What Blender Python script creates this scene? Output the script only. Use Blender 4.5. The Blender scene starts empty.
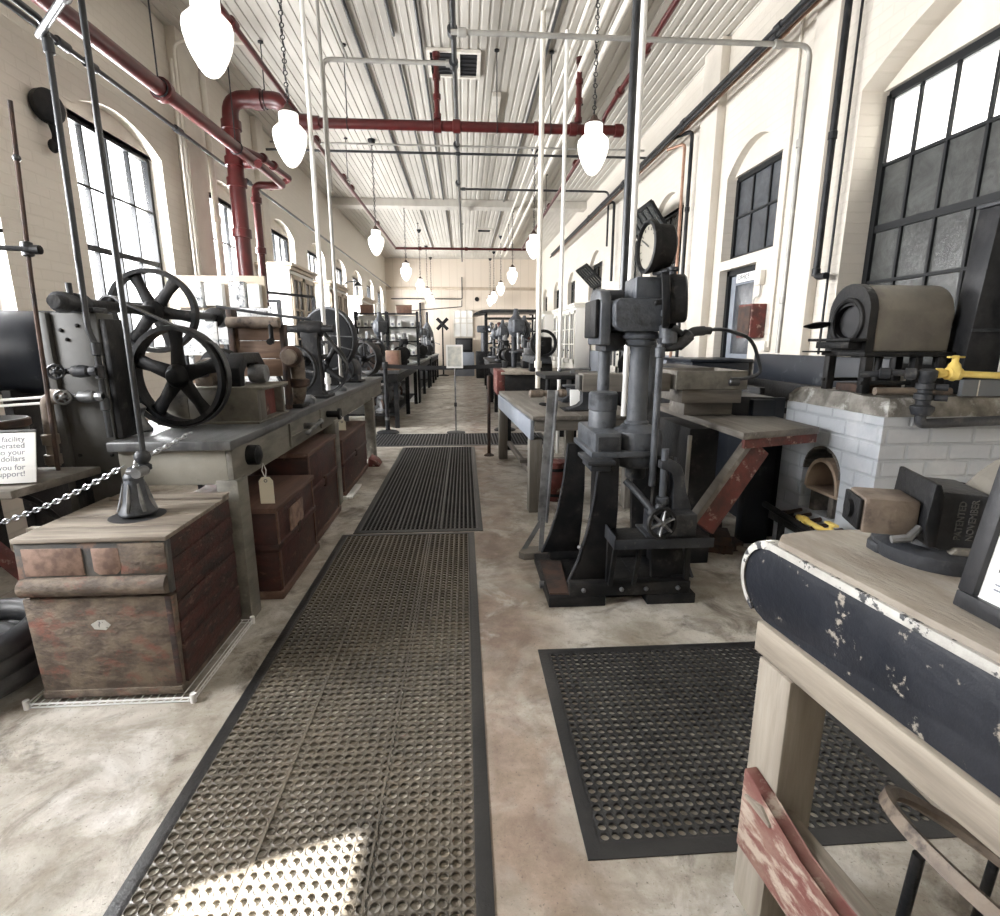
import bpy, bmesh, math, random
from mathutils import Vector, Matrix
random.seed(7)
PI = math.pi
SC = bpy.context.scene
COL = SC.collection
H = 1.35

# ------------------------------------------------------------------ materials
def _nt(name):
    m = bpy.data.materials.new(name); m.use_nodes = True
    nt = m.node_tree; nt.nodes.clear()
    out = nt.nodes.new('ShaderNodeOutputMaterial')
    bs = nt.nodes.new('ShaderNodeBsdfPrincipled')
    nt.links.new(bs.outputs[0], out.inputs[0])
    return m, nt, bs, out
def c4(c): return (c[0], c[1], c[2], 1)
def _coord(nt, stretch=(1, 1, 1)):
    tc = nt.nodes.new('ShaderNodeTexCoord'); mp = nt.nodes.new('ShaderNodeMapping')
    mp.inputs['Scale'].default_value = stretch
    nt.links.new(tc.outputs['Object'], mp.inputs[0]); return mp.outputs[0]
def _noise(nt, v, scale, detail=5, rough=.6, dist=0):
    n = nt.nodes.new('ShaderNodeTexNoise'); n.inputs['Scale'].default_value = scale
    n.inputs['Detail'].default_value = detail; n.inputs['Roughness'].default_value = rough
    n.inputs['Distortion'].default_value = dist
    nt.links.new(v, n.inputs['Vector']); return n.outputs['Fac']
def _ramp(nt, f, lo, hi):
    r = nt.nodes.new('ShaderNodeMapRange'); r.clamp = True
    r.inputs['From Min'].default_value = lo; r.inputs['From Max'].default_value = hi
    nt.links.new(f, r.inputs['Value']); return r.outputs['Result']
def _mix(nt, f, a, b):
    m = nt.nodes.new('ShaderNodeMix'); m.data_type = 'RGBA'
    nt.links.new(f, m.inputs[0])
    for s, v in ((6, a), (7, b)):
        if isinstance(v, tuple): m.inputs[s].default_value = c4(v)
        else: nt.links.new(v, m.inputs[s])
    return m.outputs[2]
def _bump(nt, bs, h, st, dist=.01):
    b = nt.nodes.new('ShaderNodeBump'); b.inputs['Strength'].default_value = st
    b.inputs['Distance'].default_value = dist
    nt.links.new(h, b.inputs['Height']); nt.links.new(b.outputs[0], bs.inputs['Normal'])
def mat(name, col, col2=None, scale=6, rng=(.42, .62), rough=.6, metal=0., bump=0., bscale=30, stretch=(1, 1, 1),
        col3=None, scale3=18, rng3=(.58, .66), bdist=.01, spec=.5):
    m, nt, bs, out = _nt(name)
    v = _coord(nt, stretch)
    c = col
    if col2: c = _mix(nt, _ramp(nt, _noise(nt, v, scale, 6), *rng), col, col2)
    if col3: c = _mix(nt, _ramp(nt, _noise(nt, v, scale3, 7, .65), *rng3), c, col3)
    if isinstance(c, tuple): bs.inputs['Base Color'].default_value = c4(c)
    else: nt.links.new(c, bs.inputs['Base Color'])
    bs.inputs['Roughness'].default_value = rough; bs.inputs['Metallic'].default_value = metal
    bs.inputs['Specular IOR Level'].default_value = spec
    if bump: _bump(nt, bs, _noise(nt, v, bscale, 4), bump, bdist)
    return m
def glow(name, col, st):
    m, nt, bs, out = _nt(name)
    bs.inputs['Base Color'].default_value = c4((.9, .9, .88)); bs.inputs['Roughness'].default_value = .25
    bs.inputs['Emission Color'].default_value = c4(col); bs.inputs['Emission Strength'].default_value = st
    return m
def glass(name, tint, body=None, mixf=.06, rough=.03):
    m, nt, bs, out = _nt(name)
    tr = nt.nodes.new('ShaderNodeBsdfTransparent'); tr.inputs[0].default_value = c4(tint)
    mx = nt.nodes.new('ShaderNodeMixShader'); mx.inputs[0].default_value = mixf
    nt.links.new(tr.outputs[0], mx.inputs[1]); nt.links.new(bs.outputs[0], mx.inputs[2])
    nt.links.new(mx.outputs[0], out.inputs[0])
    bs.inputs['Roughness'].default_value = rough
    if body:
        v = _coord(nt, (1, 1, 1))
        c = _mix(nt, _ramp(nt, _noise(nt, v, 5, 6, .7, .6), .35, .7), body, tuple(min(1, x * 1.9) for x in body))
        nt.links.new(c, bs.inputs['Base Color']); _bump(nt, bs, _noise(nt, v, 22, 3), .25, .01)
    else: bs.inputs['Base Color'].default_value = (1, 1, 1, 1)
    return m
def brickmat(name, c1, c2, mortar, bw, bh, ms, axis='YZ', bump=.5, rough=.55, dirt=None, msize=.008):
    m, nt, bs, out = _nt(name)
    tc = nt.nodes.new('ShaderNodeTexCoord'); sp = nt.nodes.new('ShaderNodeSeparateXYZ'); cb = nt.nodes.new('ShaderNodeCombineXYZ')
    nt.links.new(tc.outputs['Object'], sp.inputs[0])
    if axis == 'YZ': nt.links.new(sp.outputs[1], cb.inputs[0])
    elif axis == 'XZ': nt.links.new(sp.outputs[0], cb.inputs[0])
    else:
        ad = nt.nodes.new('ShaderNodeMath'); ad.operation = 'ADD'
        nt.links.new(sp.outputs[0], ad.inputs[0]); nt.links.new(sp.outputs[1], ad.inputs[1]); nt.links.new(ad.outputs[0], cb.inputs[0])
    nt.links.new(sp.outputs[2], cb.inputs[1])
    b = nt.nodes.new('ShaderNodeTexBrick'); nt.links.new(cb.outputs[0], b.inputs['Vector'])
    b.inputs['Color1'].default_value = c4(c1); b.inputs['Color2'].default_value = c4(c2); b.inputs['Mortar'].default_value = c4(mortar)
    b.inputs['Scale'].default_value = 1; b.inputs['Mortar Size'].default_value = msize; b.inputs['Mortar Smooth'].default_value = .6
    b.inputs['Brick Width'].default_value = bw; b.inputs['Row Height'].default_value = bh
    c = b.outputs['Color']
    if dirt: c = _mix(nt, _ramp(nt, _noise(nt, tc.outputs['Object'], 3, 7, .65), .5, .72), c, dirt)
    nt.links.new(c, bs.inputs['Base Color']); bs.inputs['Roughness'].default_value = rough
    mth = nt.nodes.new('ShaderNodeMath'); mth.operation = 'SUBTRACT'
    ns = _noise(nt, tc.outputs['Object'], 14, 4); nt.links.new(ns, mth.inputs[0]); nt.links.new(b.outputs['Fac'], mth.inputs[1])
    _bump(nt, bs, mth.outputs[0], bump, .012)
    return m
def floormat():
    m, nt, bs, out = _nt('worn_concrete')
    v = _coord(nt)
    c = _mix(nt, _ramp(nt, _noise(nt, v, 1.6, 8, .62, .4), .38, .62), (.28, .25, .205), (.56, .53, .475))
    c = _mix(nt, _ramp(nt, _noise(nt, v, 3.5, 8, .7, .8), .52, .66), c, (.11, .092, .072))
    # iron-red stain that runs along the aisle beside the mats
    sp = nt.nodes.new('ShaderNodeSeparateXYZ'); nt.links.new(v, sp.inputs[0])
    a = _ramp(nt, sp.outputs[0], .02, .16); b = _ramp(nt, sp.outputs[0], .62, .30)
    mu = nt.nodes.new('ShaderNodeMath'); mu.operation = 'MULTIPLY'; nt.links.new(a, mu.inputs[0]); nt.links.new(b, mu.inputs[1])
    n2 = _ramp(nt, _noise(nt, v, 2.2, 6, .6, 1.), .36, .56)
    m2 = nt.nodes.new('ShaderNodeMath'); m2.operation = 'MULTIPLY'; nt.links.new(mu.outputs[0], m2.inputs[0]); nt.links.new(n2, m2.inputs[1])
    f2 = nt.nodes.new('ShaderNodeMath'); f2.operation = 'MULTIPLY'; f2.inputs[1].default_value = .85; nt.links.new(m2.outputs[0], f2.inputs[0])
    red = _mix(nt, _ramp(nt, _noise(nt, v, 5, 6, .7), .4, .62), (.36, .265, .205), (.19, .125, .10))
    c = _mix(nt, f2.outputs[0], c, red)
    c = _mix(nt, _ramp(nt, _noise(nt, v, 2.7, 7, .62, .5), .57, .70), c, (.62, .60, .565))
    mm = nt.nodes.new('ShaderNodeMath'); mm.operation = 'MULTIPLY'; mm.inputs[1].default_value = .55
    nt.links.new(_ramp(nt, _noise(nt, v, 8, 8, .72, .4), .46, .64), mm.inputs[0]); c = _mix(nt, mm.outputs[0], c, (.20, .165, .12))
    c = _mix(nt, _ramp(nt, _noise(nt, v, 110, 4, .7), .60, .72), c, (.12, .105, .085))
    nt.links.new(c, bs.inputs['Base Color'])
    r = _ramp(nt, _noise(nt, v, 4, 5), .3, .7)
    rr = nt.nodes.new('ShaderNodeMapRange'); rr.inputs['To Min'].default_value = .28; rr.inputs['To Max'].default_value = .62
    nt.links.new(r, rr.inputs['Value']); nt.links.new(rr.outputs[0], bs.inputs['Roughness'])
    _bump(nt, bs, _noise(nt, v, 45, 6, .7), .35, .006)
    return m
def woodmat(name, c1, c2, along=1, rough=.65, c3=None, fine=1., rng3=(.55, .68), bump=.3):
    st = [16 * fine] * 3; st[along] = 1.6 * fine
    return mat(name, c1, c2, 1.4, (.32, .68), rough, 0, bump, 6, tuple(st), c3, .55, rng3, .006)

M = {}
M['wall_cream'] = brickmat('painted_brick_cream', (.63, .585, .515), (.61, .565, .495), (.59, .545, .475), .22, .075, .01, 'YZ', .22)
M['wall_far'] = brickmat('far_board_wall', (.66, .58, .49), (.63, .55, .46), (.50, .43, .35), .32, 40, .01, 'XZ', .3)
M['tymp'] = mat('plaster_cream', (.63, .585, .515), (.57, .525, .46), 3, rough=.7, bump=.2)
M['ceil'] = mat('ceiling_tin_white', (.53, .505, .455), (.45, .425, .38), 1.6, (.4, .65), rough=.45, stretch=(3, .5, 1))
M['floor'] = floormat()
M['black_steel'] = mat('black_steel', (.010, .011, .013), (.028, .028, .03), 7, rough=.45, metal=.1, bump=.15, bscale=40, spec=.3)
M['matte_black'] = mat('matte_black_iron', (.006, .0063, .007), (.013, .013, .0135), 6, rough=.8, bump=.2, spec=.08)
M['sash'] = mat('sash_black', (.008, .009, .010), rough=.5, spec=.25)
M['cast'] = mat('cast_iron_grey', (.022, .024, .028), (.048, .05, .055), 5, rough=.5, metal=.1, bump=.3, bscale=60, col3=(.095, .09, .085), scale3=9, spec=.35)
M['blue_iron'] = mat('blue_grey_enamelled_iron', (.06, .066, .076), (.095, .102, .113), 5, rough=.45, metal=.05, bump=.25, bscale=50, col3=(.028, .03, .035), scale3=7, rng3=(.52, .64), spec=.4)
M['dark_iron'] = mat('oily_dark_iron', (.0065, .007, .008), (.020, .019, .0185), 6, rough=.5, metal=0, bump=.3, bscale=50, col3=(.045, .042, .039), scale3=12, rng3=(.6, .7), spec=.22)
M['rust'] = mat('rusty_iron', (.07, .038, .026), (.03, .022, .02), 12, rough=.75, bump=.4, bscale=40)
M['steel'] = mat('worn_steel', (.26, .265, .27), (.12, .122, .125), 9, rough=.38, metal=.6, bump=.1)
M['conduit_dark'] = mat('dark_conduit', (.055, .058, .062), (.03, .031, .033), 6, rough=.35, metal=.4)
M['conduit_grey'] = mat('grey_conduit', (.38, .37, .34), (.30, .29, .27), 6, rough=.45, metal=.2)
M['pipe_white'] = mat('white_painted_pipe', (.74, .71, .64), (.66, .62, .55), 5, rough=.45)
M['red'] = mat('red_oxide_paint', (.072, .0065, .0062), (.05, .005, .005), 6, rough=.4)
M['red_worn'] = mat('worn_red_paint', (.15, .035, .028), (.07, .026, .022), 8, rough=.7, bump=.4, col3=(.34, .24, .19), scale3=14, rng3=(.56, .64))
M['red_faded'] = mat('faded_flaking_red_paint', (.135, .046, .038), (.20, .115, .09), 6, (.4, .62), rough=.75, bump=.5, bscale=20, stretch=(1, 1, 2.5), col3=(.36, .29, .235), scale3=11, rng3=(.5, .6))
M['copper'] = mat('copper_pipe', (.42, .26, .18), (.30, .17, .12), 8, rough=.45, metal=.4)
M['bench_grey'] = mat('grey_bench_paint', (.195, .185, .157), (.125, .118, .10), 3, rough=.5, bump=.2, stretch=(5, 1, 5), col3=(.24, .225, .195), scale3=5, rng3=(.58, .72))
M['bench_light'] = mat('pale_bench_paint', (.29, .275, .235), (.20, .19, .16), 3, rough=.6, bump=.2, col3=(.16, .15, .125), scale3=7, rng3=(.6, .72))
M['bench_top'] = mat('zinc_bench_top', (.125, .128, .13), (.07, .071, .073), 3, rough=.3, metal=.15, bump=.12, stretch=(4, 1, 1))
M['slab'] = mat('grey_sheet_metal', (.088, .087, .083), (.058, .056, .051), 3, (.35, .65), rough=.5, metal=0, bump=.1, spec=.25, col3=(.045, .039, .031), scale3=5, rng3=(.56, .7))
M['chest_front'] = mat('chest_weathered_front', (.185, .145, .11), (.085, .066, .052), 12, (.40, .60), .75, 0, .7, 40, (1, 1, 1.6), (.20, .085, .062), 8, (.53, .66))
M['chest_side'] = mat('chest_red_side', (.078, .026, .021), (.03, .021, .019), 9, (.38, .62), .65, 0, .6, 40, (1, 1, 2.5), (.19, .12, .09), 16, (.58, .72))
M['chest_top'] = woodmat('chest_bare_wood_top', (.31, .27, .222), (.175, .145, .118), 0, .75, (.105, .083, .066), rng3=(.5, .66))
M['chest_dark'] = mat('chest_dark_red', (.068, .021, .016), (.03, .014, .012), 7, (.36, .64), .5, 0, .4, 30, (1, 1, 2), (.15, .08, .058), 12, (.6, .72))
M['chest_lid'] = woodmat('chest_brown_lid', (.15, .08, .058), (.08, .045, .034), 1, .6, (.21, .14, .105))
M['grey_paint'] = mat('chest_grey_paint', (.07, .07, .07), (.105, .097, .085), 9, rough=.7, bump=.4, col3=(.19, .12, .09), scale3=7, rng3=(.54, .64))
M['bare_patch'] = mat('bare_pinkish_patch', (.27, .18, .14), (.155, .10, .078), 22, rough=.8, bump=.4)
M['pale_wood'] = woodmat('pale_bare_wood', (.33, .29, .235), (.19, .162, .13), 1, .7, (.115, .095, .075), rng3=(.52, .68))
M['pale_wood_v'] = woodmat('pale_bare_wood_post', (.33, .295, .245), (.20, .172, .14), 2, .7, (.125, .105, .083), rng3=(.52, .68))
M['grey_wood'] = woodmat('grey_bench_wood', (.15, .134, .113), (.085, .075, .063), 1, .5, (.22, .205, .185))
M['grey_wood_v'] = woodmat('grey_post_wood', (.17, .155, .132), (.105, .095, .08), 2, .65, (.25, .235, .21))
M['grey_wood_x'] = woodmat('grey_cross_wood', (.16, .143, .12), (.09, .08, .067), 0, .6, (.23, .21, .185))
M['brown_wood'] = woodmat('brown_wood', (.21, .13, .085), (.115, .067, .043), 0, .55, (.29, .20, .14))
M['brown_iron'] = mat('brown_coated_iron', (.195, .155, .12), (.11, .083, .064), 9, rough=.65, bump=.4, col3=(.04, .03, .026), scale3=12, rng3=(.54, .66))
M['tan'] = mat('tan_paint', (.165, .152, .125), (.10, .092, .076), 5, rough=.55, bump=.15, col3=(.05, .045, .04), scale3=9, rng3=(.58, .7))
M['rubber'] = mat('black_rubber_mat', (.015, .015, .016), (.028, .0275, .027), 3, rough=.38, bump=.2, bscale=80, spec=.6)
M['rubber_dust_sheen'] = mat('dust_sheen_rubber_mat', (.15, .128, .098), (.075, .066, .054), 2.2, (.35, .65), rough=.34, bump=.2, bscale=80, spec=.6)  # lighter tan paints window sheen into the rubber, together with dust
M['hose'] = mat('grey_black_rubber', (.022, .023, .026), (.045, .046, .048), 9, rough=.45, bump=.2)
M['white_wire'] = mat('white_coated_wire', (.78, .78, .77), rough=.4)
M['chain'] = mat('bright_chain', (.55, .56, .58), (.30, .31, .33), 60, rough=.3, metal=.8)
M['paper'] = mat('white_card', (.83, .83, .81), rough=.6)
M['tag'] = mat('cream_tag', (.78, .74, .62), rough=.6)
M['ink'] = mat('black_ink', (.02, .02, .022), rough=.6)
M['grey_ink'] = mat('grey_ink', (.16, .17, .2), rough=.6)
M['brick_white'] = brickmat('white_painted_furnace_brick', (.44, .465, .50), (.41, .435, .47), (.365, .39, .425), .23, .085, .012, 'XY', .55, .5, (.54, .555, .57), .010)
M['mortar_cap'] = mat('sooty_mortar', (.30, .285, .255), (.13, .12, .105), 7, (.4, .6), .8, 0, .6, 25, col3=(.48, .48, .46), scale3=9, rng3=(.55, .66))
M['soot'] = mat('sooty_brick', (.06, .055, .05), (.14, .125, .11), 9, rough=.85, bump=.6)
M['clay'] = mat('fired_clay_tube', (.33, .25, .185), (.22, .165, .125), 6, rough=.7, bump=.3, col3=(.20, .15, .12), scale3=7, rng3=(.58, .7))
M['oven'] = mat('dusty_oven_plate', (.125, .115, .10), (.185, .17, .142), 4, (.38, .62), .6, .2, .2, 20, col3=(.11, .10, .09), scale3=6, rng3=(.58, .72))
M['yellow'] = mat('yellow_gas_pipe', (.88, .68, .20), (.80, .58, .14), 8, rough=.4)
M['apron'] = mat('chipped_navy_paint', (.010, .012, .017), (.018, .020, .026), 5, rough=.45, bump=.25, col3=(.26, .235, .20), scale3=24, rng3=(.62, .66), spec=.3)
M['edge'] = mat('chipped_white_edge', (.46, .45, .42), (.32, .305, .28), 8, rough=.6, bump=.4, col3=(.03, .032, .036), scale3=30, rng3=(.54, .57))
M['worn_top'] = mat('worn_bench_top', (.29, .26, .215), (.185, .155, .125), 5, (.36, .62), .6, 0, .35, 30, (3, 1, 3), (.38, .36, .325), 3, (.5, .68))
M['navy'] = mat('navy_blue_paint', (.010, .0125, .018), (.018, .021, .027), 4, rough=.4, col3=(.06, .065, .07), scale3=8, rng3=(.62, .72), spec=.35)
M['dado'] = mat('blue_grey_dado', (.23, .25, .285), (.19, .21, .245), 3, rough=.6)
M['cupboard'] = mat('cream_joinery', (.72, .69, .62), (.65, .62, .55), 3, rough=.45)
M['cupboard_side'] = mat('white_joinery', (.80, .79, .76), rough=.5)
M['tan_joinery'] = mat('tan_joinery', (.50, .42, .33), (.43, .35, .27), 4, rough=.5)
M['clear'] = glass('clear_pane', (.97, .98, 1.))
M['dirty'] = glass('dirty_pane', (.10, .11, .11), (.05, .052, .05), .88, .22)
def frosted(name):
    m, nt, bs, out = _nt(name)
    tl = nt.nodes.new('ShaderNodeBsdfTranslucent'); tl.inputs[0].default_value = (.5, .5, .5, 1)
    mx = nt.nodes.new('ShaderNodeMixShader'); mx.inputs[0].default_value = .3
    bs.inputs['Base Color'].default_value = (.6, .6, .6, 1); bs.inputs['Roughness'].default_value = .3
    nt.links.new(tl.outputs[0], mx.inputs[1]); nt.links.new(bs.outputs[0], mx.inputs[2]); nt.links.new(mx.outputs[0], out.inputs[0])
    return m
M['frosted'] = frosted('frosted_pane')
M['dim'] = glass('dim_pane', (.22, .24, .26), (.06, .064, .07), .82, .08)
M['dial'] = mat('gauge_dial', (.21, .19, .15), rough=.35)
M['lamp'] = glow('opal_globe', (1., .965, .90), 1.0)
M['white_enamel'] = mat('white_enamel', (.80, .79, .76), rough=.35)
M['picture'] = mat('framed_print', (.62, .60, .53), (.42, .43, .40), 9, rough=.4)
M['board'] = mat('pinned_display', (.50, .50, .49), (.30, .31, .32), 26, (.5, .58), .6, col3=(.05, .055, .065), scale3=34, rng3=(.57, .62))
M['plaque_bg'] = mat('brown_plaque', (.19, .10, .065), (.13, .07, .05), 9, rough=.6)

# ------------------------------------------------------------------ mesh builder
def V(*a): return Vector(a)
def frame(d):
    d = d.normalized(); a = V(0, 0, 1) if abs(d.z) < .9 else V(1, 0, 0)
    x = a.cross(d).normalized(); return x, d.cross(x)
class B:
    def __init__(s): s.bm = bmesh.new()
    def _bev(s, faces, w, seg=2):
        es = list({e for f in faces for e in f.edges})
        if w > 0: bmesh.ops.bevel(s.bm, geom=es, offset=w, segments=seg, affect='EDGES', profile=.5, clamp_overlap=True)
    def box(s, x0, y0, z0, x1, y1, z1, bev=0., rot=None, about=None):
        x0, x1 = sorted((x0, x1)); y0, y1 = sorted((y0, y1)); z0, z1 = sorted((z0, z1))
        vs = [s.bm.verts.new((x, y, z)) for z in (z0, z1) for y in (y0, y1) for x in (x0, x1)]
        if rot:
            c = Vector(about) if about else V((x0 + x1) / 2, (y0 + y1) / 2, (z0 + z1) / 2)
            R = Matrix.Rotation(rot[1], 3, rot[0])
            for v in vs: v.co = R @ (v.co - c) + c
        fs = [s.bm.faces.new([vs[i] for i in q]) for q in ((0, 2, 3, 1), (4, 5, 7, 6), (0, 1, 5, 4), (2, 6, 7, 3), (0, 4, 6, 2), (1, 3, 7, 5))]
        s._bev(fs, bev); return s
    def beam(s, p0, p1, w, h, up=(0, 0, 1), bev=0.):
        p0, p1 = Vector(p0), Vector(p1); d = (p1 - p0).normalized(); u = Vector(up)
        x = d.cross(u).normalized() * (w / 2); z = x.cross(d).normalized() * (h / 2)
        vs = [s.bm.verts.new(p + a * x + b * z) for p in (p0, p1) for a, b in ((-1, -1), (1, -1), (1, 1), (-1, 1))]
        fs = [s.bm.faces.new([vs[i] for i in q]) for q in ((0, 1, 2, 3), (7, 6, 5, 4), (0, 4, 5, 1), (1, 5, 6, 2), (2, 6, 7, 3), (3, 7, 4, 0))]
        s._bev(fs, bev); return s
    def loft(s, rings, closed=False, cap=True):
        n = len(rings[0]); R = [[s.bm.verts.new(p) for p in r] for r in rings]
        k = len(R)
        for i in range(k if closed else k - 1):
            a, b = R[i], R[(i + 1) % k]
            for j in range(n): s.bm.faces.new((a[j], a[(j + 1) % n], b[(j + 1) % n], b[j]))
        if cap and not closed:
            s.bm.faces.new(list(reversed(R[0]))); s.bm.faces.new(R[-1])
        return s
    def cyl(s, p0, p1, r, r2=None, n=16):
        p0, p1 = Vector(p0), Vector(p1); x, y = frame(p1 - p0); r2 = r if r2 is None else r2
        return s.loft([[p + rr * (math.cos(t) * x + math.sin(t) * y) for t in [2 * PI * i / n for i in range(n)]] for p, rr in ((p0, r), (p1, r2))])
    def lathe(s, prof, o=(0, 0, 0), axis=(0, 0, 1), n=24, cap=True):
        o = Vector(o); a = Vector(axis).normalized(); x, y = frame(a)
        return s.loft([[o + a * z + max(r, 1e-4) * (math.cos(2 * PI * i / n) * x + math.sin(2 * PI * i / n) * y) for i in range(n)] for r, z in prof], cap=cap)
    def tube(s, pts, r, n=8, closed=False, cap=True):
        P = [Vector(p) for p in pts]; k = len(P); T = []
        for i in range(k):
            if closed: t = P[(i + 1) % k] - P[i - 1]
            else: t = P[min(i + 1, k - 1)] - P[max(i - 1, 0)]
            T.append(t.normalized())
        x, y = frame(T[0]); rings = []
        for i in range(k):
            if i:
                q = T[i - 1].rotation_difference(T[i]); x = q @ x
            x = (x - T[i] * x.dot(T[i])).normalized(); y = T[i].cross(x)
            rr = r[i] if isinstance(r, (list, tuple)) else r
            rings.append([P[i] + rr * (math.cos(2 * PI * j / n) * x + math.sin(2 * PI * j / n) * y) for j in range(n)])
        return s.loft(rings, closed, cap)
    def pipe(s, pts, r, bend=.08, n=10, seg=6):
        P = [Vector(p) for p in pts]; out = [P[0]]
        for i in range(1, len(P) - 1):
            a = (P[i - 1] - P[i]); b = (P[i + 1] - P[i])
            d = min(bend, a.length * .45, b.length * .45); A, C = P[i] + a.normalized() * d, P[i] + b.normalized() * d
            for j in range(seg + 1):
                t = j / seg; out.append(A * (1 - t) ** 2 + P[i] * 2 * t * (1 - t) + C * t * t)
        out.append(P[-1]); return s.tube(out, r, n)
    def torus(s, c, axis, R, r, n=32, m=10, a0=0, a1=2 * PI, sx=1.):
        c = Vector(c); x, y = frame(Vector(axis)); full = abs(a1 - a0) >= 2 * PI - 1e-3
        k = n if full else n + 1
        return s.tube([c + R * (math.cos(a0 + (a1 - a0) * i / n) * x + math.sin(a0 + (a1 - a0) * i / n) * y) for i in range(k)], r, m, full)
    def band(s, c, axis, Ro, Ri, w, n=40):
        c = Vector(c); a = Vector(axis).normalized(); x, y = frame(a); rings = []
        for i in range(n):
            d = math.cos(2 * PI * i / n) * x + math.sin(2 * PI * i / n) * y
            rings.append([c + d * Ri - a * w / 2, c + d * Ro - a * w / 2, c + d * (Ro + .006) , c + d * Ro + a * w / 2, c + d * Ri + a * w / 2])
        return s.loft(rings, True)
    def prism(s, poly, ax, a0, a1, bev=0.):
        def pt(u, v, a): return {'x': (a, u, v), 'y': (u, a, v), 'z': (u, v, a)}[ax]
        lo = [s.bm.verts.new(pt(u, v, a0)) for u, v in poly]; hi = [s.bm.verts.new(pt(u, v, a1)) for u, v in poly]; n = len(poly)
        fs = [s.bm.faces.new(lo), s.bm.faces.new(list(reversed(hi)))]
        for i in range(n): fs.append(s.bm.faces.new((lo[i], hi[i], hi[(i + 1) % n], lo[(i + 1) % n])))
        s._bev(fs, bev); return s
    def ball(s, c, r, sc=(1, 1, 1), n=16, m=10):
        c = Vector(c); rings = []
        for j in range(m + 1):
            t = PI * j / m; rr = max(math.sin(t), 1e-3) * r
            rings.append([c + V(rr * math.cos(2 * PI * i / n) * sc[0], rr * math.sin(2 * PI * i / n) * sc[1], -math.cos(t) * r * sc[2]) for i in range(n)])
        return s.loft(rings)
    def xf(s, mtx):
        bmesh.ops.transform(s.bm, matrix=mtx, verts=s.bm.verts); return s
    def obj(s, name, m, parent=None, sharp=38, flat=False):
        bm = s.bm
        bmesh.ops.recalc_face_normals(bm, faces=bm.faces)
        if parent is not None: bmesh.ops.transform(bm, matrix=world(parent).inverted(), verts=bm.verts)
        org = None
        if parent is None:
            xs = [v.co.x for v in bm.verts]; ys = [v.co.y for v in bm.verts]; zs = [v.co.z for v in bm.verts]
            org = V((min(xs) + max(xs)) / 2, (min(ys) + max(ys)) / 2, min(zs))
            if s.__dict__.get('keep'): org = V(0, 0, 0)
            bmesh.ops.translate(bm, vec=-org, verts=bm.verts)
        lim = math.radians(sharp)
        for f in bm.faces: f.smooth = not flat
        for e in bm.edges:
            if len(e.link_faces) == 2 and e.calc_face_angle(0) > lim: e.smooth = False
        me = bpy.data.meshes.new(name); bm.to_mesh(me); bm.free()
        me.materials.append(M[m] if isinstance(m, str) else m)
        o = bpy.data.objects.new(name, me); COL.objects.link(o)
        if parent is not None: o.parent = parent
        else: o.location = org
        return o
def _objs(s, name, m, parent, **k):
    """every separate piece of the builder becomes a part of its own"""
    bm = s.bm; bm.verts.ensure_lookup_table(); seen = set(); out = []
    for v in bm.verts:
        if v in seen: continue
        st, isl = [v], set()
        while st:
            q = st.pop()
            if q in isl: continue
            isl.add(q); st.extend(e.other_vert(q) for e in q.link_edges)
        seen |= isl; nb = B(); mp = {q: nb.bm.verts.new(q.co) for q in isl}
        for f in {f for q in isl for f in q.link_faces}: nb.bm.faces.new([mp[q] for q in f.verts])
        out.append(nb.obj(name, m, parent, **k))
    bm.free(); return out
B.objs = _objs
def world(o):
    m = o.matrix_basis.copy()
    while o.parent: o = o.parent; m = o.matrix_basis @ m
    return m
def tag(o, label, cat, group=None, kind=None):
    o['label'] = label; o['category'] = cat
    if group: o['group'] = group
    if kind: o['kind'] = kind
    return o
def thing(name, label, cat, loc=(0, 0, 0), rz=0., group=None):
    o = bpy.data.objects.new(name, None); COL.objects.link(o); o.empty_display_size = .1
    o.location = loc; o.rotation_euler = (0, 0, rz); return tag(o, label, cat, group)
def struct(o, label=None, cat=None):
    o['kind'] = 'structure'
    if label: o['label'] = label; o['category'] = cat
    return o
def dup(root, loc=None, rz=None, label=None, group=None, scale=None):
    r = root.copy(); COL.objects.link(r)
    if loc is not None: r.location = loc
    if rz is not None: r.rotation_euler = (0, 0, rz)
    if scale is not None: r.scale = (scale, scale, scale)
    if label: r['label'] = label
    if group: r['group'] = group
    for ch in list(root.children):
        c = ch.copy(); COL.objects.link(c); c.parent = r
        for g in list(ch.children):
            d = g.copy(); COL.objects.link(d); d.parent = c
    return r
def text(name, body, size, mtx, m, parent, ext=.0008, align='LEFT'):
    cu = bpy.data.curves.new(name, 'FONT'); cu.body = body; cu.size = size; cu.extrude = ext; cu.align_x = align
    tmp = bpy.data.objects.new('tmp', cu); COL.objects.link(tmp)
    dg = bpy.context.evaluated_depsgraph_get(); me = bpy.data.meshes.new_from_object(tmp.evaluated_get(dg))
    bpy.data.objects.remove(tmp)
    o = bpy.data.objects.new(name, me); COL.objects.link(o); me.materials.clear(); me.materials.append(M[m])
    o.parent = parent; o.matrix_basis = world(parent).inverted() @ mtx
    return o
def axes(o, x, y):
    x = Vector(x).normalized(); y = Vector(y); z = x.cross(y).normalized(); y = z.cross(x)
    return Matrix(((x.x, y.x, z.x, o[0]), (x.y, y.y, z.y, o[1]), (x.z, y.z, z.z, o[2]), (0, 0, 0, 1)))
WORLD, WINL, SUN, EXPO = 3.0, 420, 85.0, .5
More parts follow.
